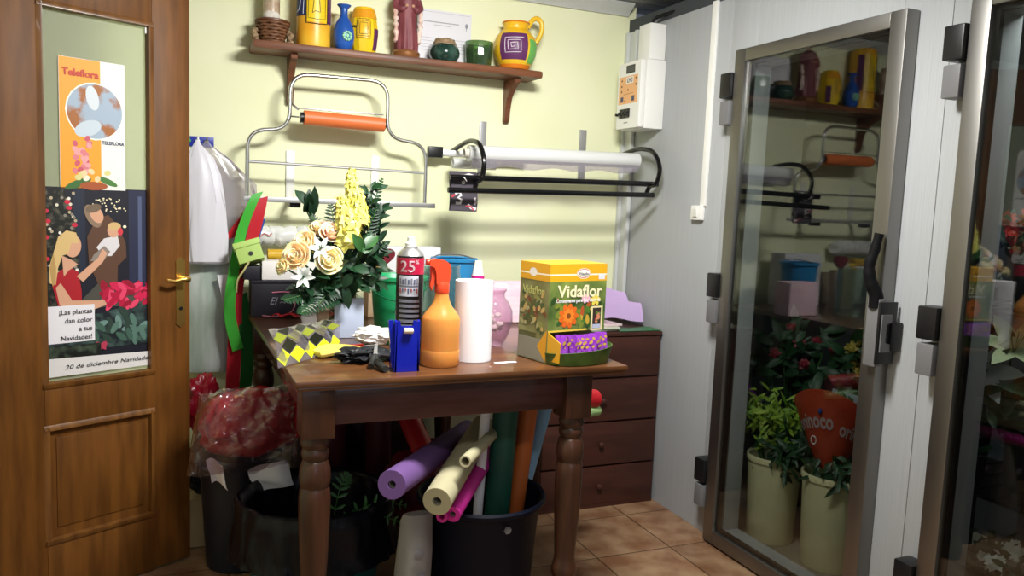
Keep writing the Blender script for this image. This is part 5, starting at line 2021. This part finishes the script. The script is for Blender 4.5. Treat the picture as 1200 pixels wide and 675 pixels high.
# dark bin with a red bag and clear wrap, left of the table
t = thing('waste_bin', 'dark grey bin left of the table stuffed with red film and paper', 'bin', (.225, 3.08, 0))
MB().lathe([(0, .001), (.115, .001), (.12, .006), (.145, .41), (.15, .412), (.152, .43), (.146, .432), (.14, .42), (.116, .012), (0, .012)], n=40).build('body', mat('bin_dark', '#191c26', .4), t)
b = MB()
b.blob((0, 0, .08), (.19, .12, .13), .14, 1.1, 5, seed=2, crease=.2)
tag(b.build('film_bundle', 'redfilm', None, (.25, 2.99, .49)), 'shiny red plastic film bundled on top of the dark bin', 'film')
b = MB()
TLc, TRc, BRc, BLc = V((0.080, 2.980, 0.682)), V((0.380, 2.840, 0.730)), V((0.398, 2.860, 0.432)), V((0.033, 2.860, 0.421))
c0 = V((.2, 2.93, .66))
for lay in range(2):
    def wrapc(u, v, lay=lay):
        p = TLc.lerp(TRc, u).lerp(BLc.lerp(BRc, u), v)
        k = noise.noise(V((u * 4 + v * 3, v * 1.5 - u * 2, 4.1 + lay * 3))) + .6 * abs(noise.noise(V((u * 9 - v * 5, v * 4 + u * 3, 1.7 + lay))))
        bulge = math.sin(PI * min(1, max(0, u))) ** .5 * math.sin(PI * min(1, v * .9 + .05)) ** .5
        return p + V((-.3, -1, .25)) * (.13 * bulge + .05 * k - .035 * lay) + V((.02 * k, 0, .02 * k)) - c0
    b.sheet(wrapc, 44, 44, .0007)
tag(b.build('cellophane', film('crinkled_cellophane', '#f6f2f4', '#8c8086', .04, rough=.12, ior=1.42), None, (.2, 2.93, .66)), 'big crumpled clear cellophane sheet bulging over the red film left of the table', 'cellophane')
b = MB()
b.blob((0, 0, 0), (.07, .06, .125), .25, 2, 4, seed=15, crease=.3)
tag(b.build('film_bundle', 'crimson', None, (.1, 3.33, .555)), 'small shiny crimson film bundle under the hanging sleeve beside the door', 'film')
for k, (p_, e1_, e2_, lb) in enumerate((((0.133, 2.880, 0.417), (.05, -.02, -.02), (-.02, -.01, .09), 'white crumpled paper with dark print on the left rim of the dark bin'), ((0.315, 2.860, 0.393), (.13, .0, .03), (-.03, -.02, .1), 'white crumpled paper wedged between red film and black liner'))):
    b = MB()
    E1, E2, p0 = V(e1_), V(e2_), V(p_)
    b.sheet(lambda u, v: E1 * (u - .5) + E2 * (v - .5) + V((0, .02 * math.sin(u * 5 + k), .01 * math.sin(v * 6 + u * 3))), 10, 10, .002)
    t = thing('paper_scrap', lb, 'paper', p0)
    b.build('sheet', 'paper', t)
    a = Art((0, -.03 if k == 0 else -.035, 0), X, Z)
b = MB()
b.blob((0, 0, 0), (.06, .05, .12), .2, 2, 4, seed=19, crease=.25)
tag(b.build('plastic_bag', mat('navy_bag', '#10131e', .25), None, (.1, 3.3, .315)), 'dark navy plastic bag between the door edge and the dark bin', 'bag')
t = thing('cardboard_box', 'small beige cardboard box on the floor behind the wooden door edge', 'box', (.115, 3.34, 0))
b = MB()
b.box((0, 0, .1), (.17, .2, .19), .003)
b.build('body', mat('beige_card', '#a08a68', .8), t)
b = MB()
b.box((0, -.05, .197), (.17, .098, .003))
b.box((0, .05, .197), (.17, .098, .003))
b.build('flaps', mat('beige_card_b', '#a8926e', .8), t)

# ================================================================== cold room contents
CF = .0166
G['bucket_cream'] = mat('cream_plastic', '#f2e9bc', .45)


def flower_bucket(x_, y_, r_, h_, label, m='bucket_cream', z_=CF):
    t_ = thing('flower_bucket', label, 'bucket', (x_, y_, z_), 0)
    b_ = MB()
    k = .84
    b_.lathe([(0, .0), (r_ * k, 0), (r_ * k + .003, .005), (r_ * .98, h_ * .9), (r_ * .985, h_ * .93), (r_ * 1.04, h_ * .935), (r_ * 1.045, h_ * .985), (r_ * 1.02, h_), (r_ * .95, h_ * .98), (r_ * k - .004, .01), (0, .01)], n=40)
    b_.build('body', m, t_)
    MB().lathe([(0, h_ * .7), (r_ * .88, h_ * .7), (0, h_ * .701)], n=32).build('water', mat('dark_water', '#15201c', .05), t_)
    return t_


flower_bucket(2.36, 2.60, .112, .37, 'cream flower bucket at the left behind the first cold-room glass door')
flower_bucket(2.405, 2.315, .118, .38, 'cream flower bucket at the right behind the first cold-room glass door')


def bunch(p, n, spread, L, W, m, label, seed, dirb=(0, 0, .8), foot=None, flowers=None, fm=None, fr=.02, name='foliage_bunch', cat='foliage'):
    rnd = random.Random(seed)
    foot = V(foot) if foot else V((p[0], p[1], p[2] - .3))
    t_ = thing(name, label, cat, foot)
    c_ = V(p) - foot
    b_ = MB()
    for k in range(n):
        d_ = V((rnd.gauss(0, 1), rnd.gauss(0, 1), rnd.gauss(0, .8))).normalized() + V(dirb)
        o_ = c_ + V((rnd.gauss(0, .5) * spread[0], rnd.gauss(0, .5) * spread[1], rnd.gauss(0, .5) * spread[2]))
        b_.leaf(o_, d_, V((-.7, -.6, .5)), L * rnd.uniform(.6, 1.2), W * rnd.uniform(.7, 1.2), .3, seg=3)
    for v_ in b_.bm.verts:
        v_.co.x = max(v_.co.x, 2.224 - foot.x)
    b_.build('leaves', m, t_)
    b_ = MB()
    for k in range(7):
        e_ = c_ + V((rnd.gauss(0, .5) * spread[0], rnd.gauss(0, .5) * spread[1], rnd.uniform(-.2, .5) * spread[2]))
        b_.tube([(rnd.uniform(-.02, .02), rnd.uniform(-.02, .02), 0), e_ * .6, e_], .003, 5)
    b_.build('stems', 'stem', t_)
    if flowers:
        for k in range(flowers):
            o_ = c_ + V((rnd.uniform(-1, 1) * spread[0], rnd.uniform(-1, .2) * spread[1], rnd.uniform(-.3, 1) * spread[2]))
            b_ = MB()
            for j in range(16):
                d_ = V((rnd.gauss(0, 1), rnd.gauss(0, 1), rnd.gauss(0, 1) + .4)).normalized()
                b_.leaf(o_, d_, V((-.7, -.6, .5)), fr, fr * .8, .3, seg=2)
            b_.blob(o_, (fr * .55,) * 3, .3, 4, 2, seed=k)
            b_.build('bloom', fm, t_)
    return t_


G['yg'] = mat('yellow_green_leaf', '#5f8a2a', .5, c2='#9ab03c', scale=14)
G['coldleaf'] = mat('cold_leaf', '#14331c', .45, c2='#264a2a', scale=12)
W_ = (0, 0, .0)
bunch((2.36, 2.62, .53), 260, (.13, .12, .09), .06, .014, 'yg', 'yellow-green feathery foliage in the left cream bucket', 41, (-.2, -.3, .5), (2.36, 2.6, CF + .262))
bunch((2.37, 2.5, .44), 150, (.11, .13, .08), .08, .02, 'coldleaf', 'dark green foliage spilling between the two cream buckets', 42, (-.3, -.4, -.1), (2.385, 2.58, CF + .262))
bunch((2.38, 2.25, .43), 90, (.09, .1, .05), .08, .02, 'coldleaf', 'dark green foliage over the rim of the right cream bucket', 43, (-.4, -.3, -.2), (2.4, 2.3, CF + .27))
# orange wrapped bouquet
t = thing('wrapped_bouquet', 'bouquet wrapped in orange-red printed paper standing in the right cream bucket', 'bouquet', (2.4, 2.33, CF + .268))
b = MB()


def cone(u, v):
    a_ = -PI * .98 + PI * 1.15 * (u - .32) * 1.0
    r_ = .035 + .1 * v
    zt = .1 + .25 * v + .075 * v * max(0, math.cos(a_ + 2.37)) + .05 * v * v * max(0, math.cos(a_ + 3.1))
    return (r_ * math.cos(a_) - .03 * v, r_ * math.sin(a_) * 1.1 - .01 * v, zt)


b.sheet(cone, 36, 14, .0015)
b.build('wrap', mat('orange_red_wrap', '#c8452a', .4, c2='#d0563a', scale=8), t)
b = MB()
b.sheet(lambda u, v: (.03 + .05 * v, -.06 + .16 * u, .22 + .2 * v), 8, 8, .0015)
b.build('grey_liner', mat('grey_liner', '#8d98a0', .5), t)


def wraptext(body, u0, v0, hgt, du, m):
    o_ = text(body, 'lettering', m, t, (0, 0, 0), X, Z, hgt, None, bold=.03)
    mx_ = max(v_.co.x for v_ in o_.data.vertices)
    for v_ in o_.data.vertices:
        u = u0 + du * v_.co.x / mx_
        vv = v0 + v_.co.z / .29
        p_ = V(cone(u, vv))
        p2 = V(cone(u + .01, vv)) - p_
        p3 = V(cone(u, vv + .01)) - p_
        nn = p2.cross(p3).normalized()
        ctr = V((-.015, 0, p_.z))
        if nn.dot(p_ - ctr) < 0:
            nn = -nn
        v_.co = p_ + nn * .0035


wraptext('orinoco', .1, .6, .05, .42, 'paper')
wraptext('orinoco', .58, .56, .05, .4, 'paper')
b = MB()
p_ = V(cone(.4, .78))
b.blob(p_ + V((-.003, -.003, 0)), (.006, .008, .012), 0, 1, 2)
b.build('printed_bird', mat('print_blue', '#27408c', .5), t)
b = MB()
p_ = V(cone(.3, .45))
for an in range(14):
    a_ = 2 * PI * an / 14
    b.blob(p_ + V((-.007, .004 - .013 * math.cos(a_), .016 * math.sin(a_))), (.003, .003, .003), 0, 1, 1)
b.build('round_seal', 'paper', t)
bunch((2.52, 2.33, .62), 60, (.1, .1, .07), .07, .03, 'coldleaf', 'flowers in pale wrap at the back right of the first cold-room door', 44, (0, -.2, .5), (2.45, 2.36, CF + .27), 5, mat('cold_crimson', '#7a1c34', .5), .03, 'flower_bunch', 'flowers')
# back row
flower_bucket(2.75, 2.95, .13, .36, 'dark flower bucket at the back left of the cold room', mat('bucket_dark', '#2a2c2c', .5))
flower_bucket(2.8, 2.55, .13, .36, 'dark flower bucket at the back centre of the cold room', 'bucket_dark' if 'bucket_dark' in G else mat('bucket_dark_b', '#2a2c2c', .5))
bunch((2.72, 2.95, .72), 120, (.17, .15, .16), .1, .04, 'coldleaf', 'dark mixed greenery at the back left of the cold room', 45, (-.2, -.2, .4), (2.75, 2.95, CF + .26), 7, mat('cold_red', '#8c2434', .5), .03, 'flower_bunch', 'flowers')
bunch((2.78, 2.5, .75), 120, (.17, .15, .16), .1, .04, 'coldleaf', 'dark mixed flowers at the back centre of the cold room', 46, (-.2, -.2, .4), (2.8, 2.55, CF + .26), 7, mat('cold_yellow', '#8c7c2a', .5), .03, 'flower_bunch', 'flowers')
b = MB()
b.sheet(lambda u, v: V((2.36, 2.80, .62)) + V((.05, -.12, -.13)) * -(u - .8) + V((.02, .02, .02)) * v * .8, 12, 3, .002)
tag(b.build('foil_ribbon', mat('violet_foil', '#a83cc0', .15, .7)), 'shiny violet foil ribbon stuck in the greenery behind the first glass door', 'ribbon')
bunch((2.34, 2.74, .56), 20, (.03, .03, .03), .05, .02, 'coldleaf', 'short sprig holding the violet foil ribbon', 47, (0, 0, .5), (2.36, 2.66, CF + .262))

# second door: tall stand of flowers
t = thing('flower_stand', 'dark wire shelf standing behind the second cold-room glass door', 'shelf', (2.62, 1.72, CF))
for x_ in (-.2, .2):
    for y_ in (-.42, .3):
        MB().tube([(x_, y_, 0), (x_, y_, 1.15)], .009, 8).build('post', 'black', t)
for z_ in (.5, 1.1):
    b = MB()
    b.box((0, -.06, z_), (.42, .74, .012), .002)
    for k in range(9):
        b.tube([(-.21, -.42 + k * .09, z_ + .008), (.21, -.42 + k * .09, z_ + .008)], .003, 6)
    b.build('wire_shelf', 'black', t)
S1, S2 = CF + .5 + .012, CF + 1.1 + .012
flower_bucket(2.42, 1.62, .115, .25, 'beige flower bucket with white carnations on the floor behind the second glass door', mat('bucket_beige', '#b8a888', .5))
bunch((2.40, 1.64, .35), 60, (.1, .11, .04), .06, .02, 'coldleaf', 'white carnations in the beige bucket behind the second glass door', 48, (-.3, -.3, .3), (2.42, 1.62, CF + .18), 7, mat('carnation_white', '#f2f4ee', .6), .032, 'carnation_bunch', 'flowers')
for k, (x_, y_, lb, mm) in enumerate(((2.5, 1.86, 'dark flower pot on the lower wire shelf, left', 'bucket_dark_c'), (2.5, 1.6, 'dark flower pot on the lower wire shelf, right', 'bucket_dark_d'))):
    flower_bucket(x_, y_, .09, .2, lb, mat(mm, '#242828', .5), S1)
bunch((2.47, 1.86, .86), 110, (.12, .11, .14), .08, .03, 'coldleaf', 'magenta flowers in dark leaves on the lower wire shelf, left', 49, (-.2, -.2, .3), (2.5, 1.86, S1 + .145), 9, mat('cold_magenta', '#8c2a5c', .5), .026, 'flower_bunch', 'flowers')
bunch((2.46, 1.6, .84), 90, (.11, .1, .12), .09, .03, 'coldleaf', 'dark leaves with pale buds on the lower wire shelf, right', 50, (-.2, -.2, .3), (2.5, 1.6, S1 + .145), 5, mat('cold_lilac', '#7a7484', .5), .024, 'flower_bunch', 'flowers')
G['lilygreen'] = mat('lily_pale_green', '#d3e0b0', .5)
for p_, d_, R_, lb, m_ in (((2.43, 1.66, 1.0), (-.5, -.4, .8), .13, 'large pale green lily behind the second glass door', 'lilygreen'), ((2.4, 1.72, .93), (-.7, -.3, .2), .12, 'white lily opening below the pale green one behind the second glass door', 'lilywhite')):
    lily(p_, d_, R_, lb, m_, (2.5, 1.6, S1 + .19))
for k, (x_, y_, lb) in enumerate(((2.5, 1.9, 'dark pot on the upper wire shelf, left'), (2.52, 1.66, 'dark pot on the upper wire shelf, right'))):
    flower_bucket(x_, y_, .08, .16, lb, mat('pot_dark_%d' % k, '#2c3030', .5), S2)
bunch((2.5, 1.9, 1.34), 50, (.09, .08, .06), .06, .025, 'coldleaf', 'small red and green plant on the upper wire shelf, left', 51, (-.2, -.2, .4), (2.5, 1.9, S2 + .116), 5, mat('cold_orange', '#b8482a', .5), .024, 'flower_bunch', 'flowers')
bunch((2.5, 1.72, 1.36), 50, (.1, .08, .07), .06, .025, 'coldleaf', 'red and yellow flowers on the upper wire shelf, right', 52, (-.2, -.2, .4), (2.52, 1.66, S2 + .116), 7, mat('cold_scarlet', '#c8382a', .5), .034, 'flower_bunch', 'flowers')
bunch((2.44, 1.62, 1.38), 10, (.05, .04, .04), .05, .02, 'coldleaf', 'bright yellow blooms right of the red ones on the upper wire shelf', 53, (-.2, -.2, .4), (2.52, 1.64, S2 + .116), 4, mat('cold_bright_yellow', '#d8b83a', .5), .034, 'flower_bunch', 'flowers')
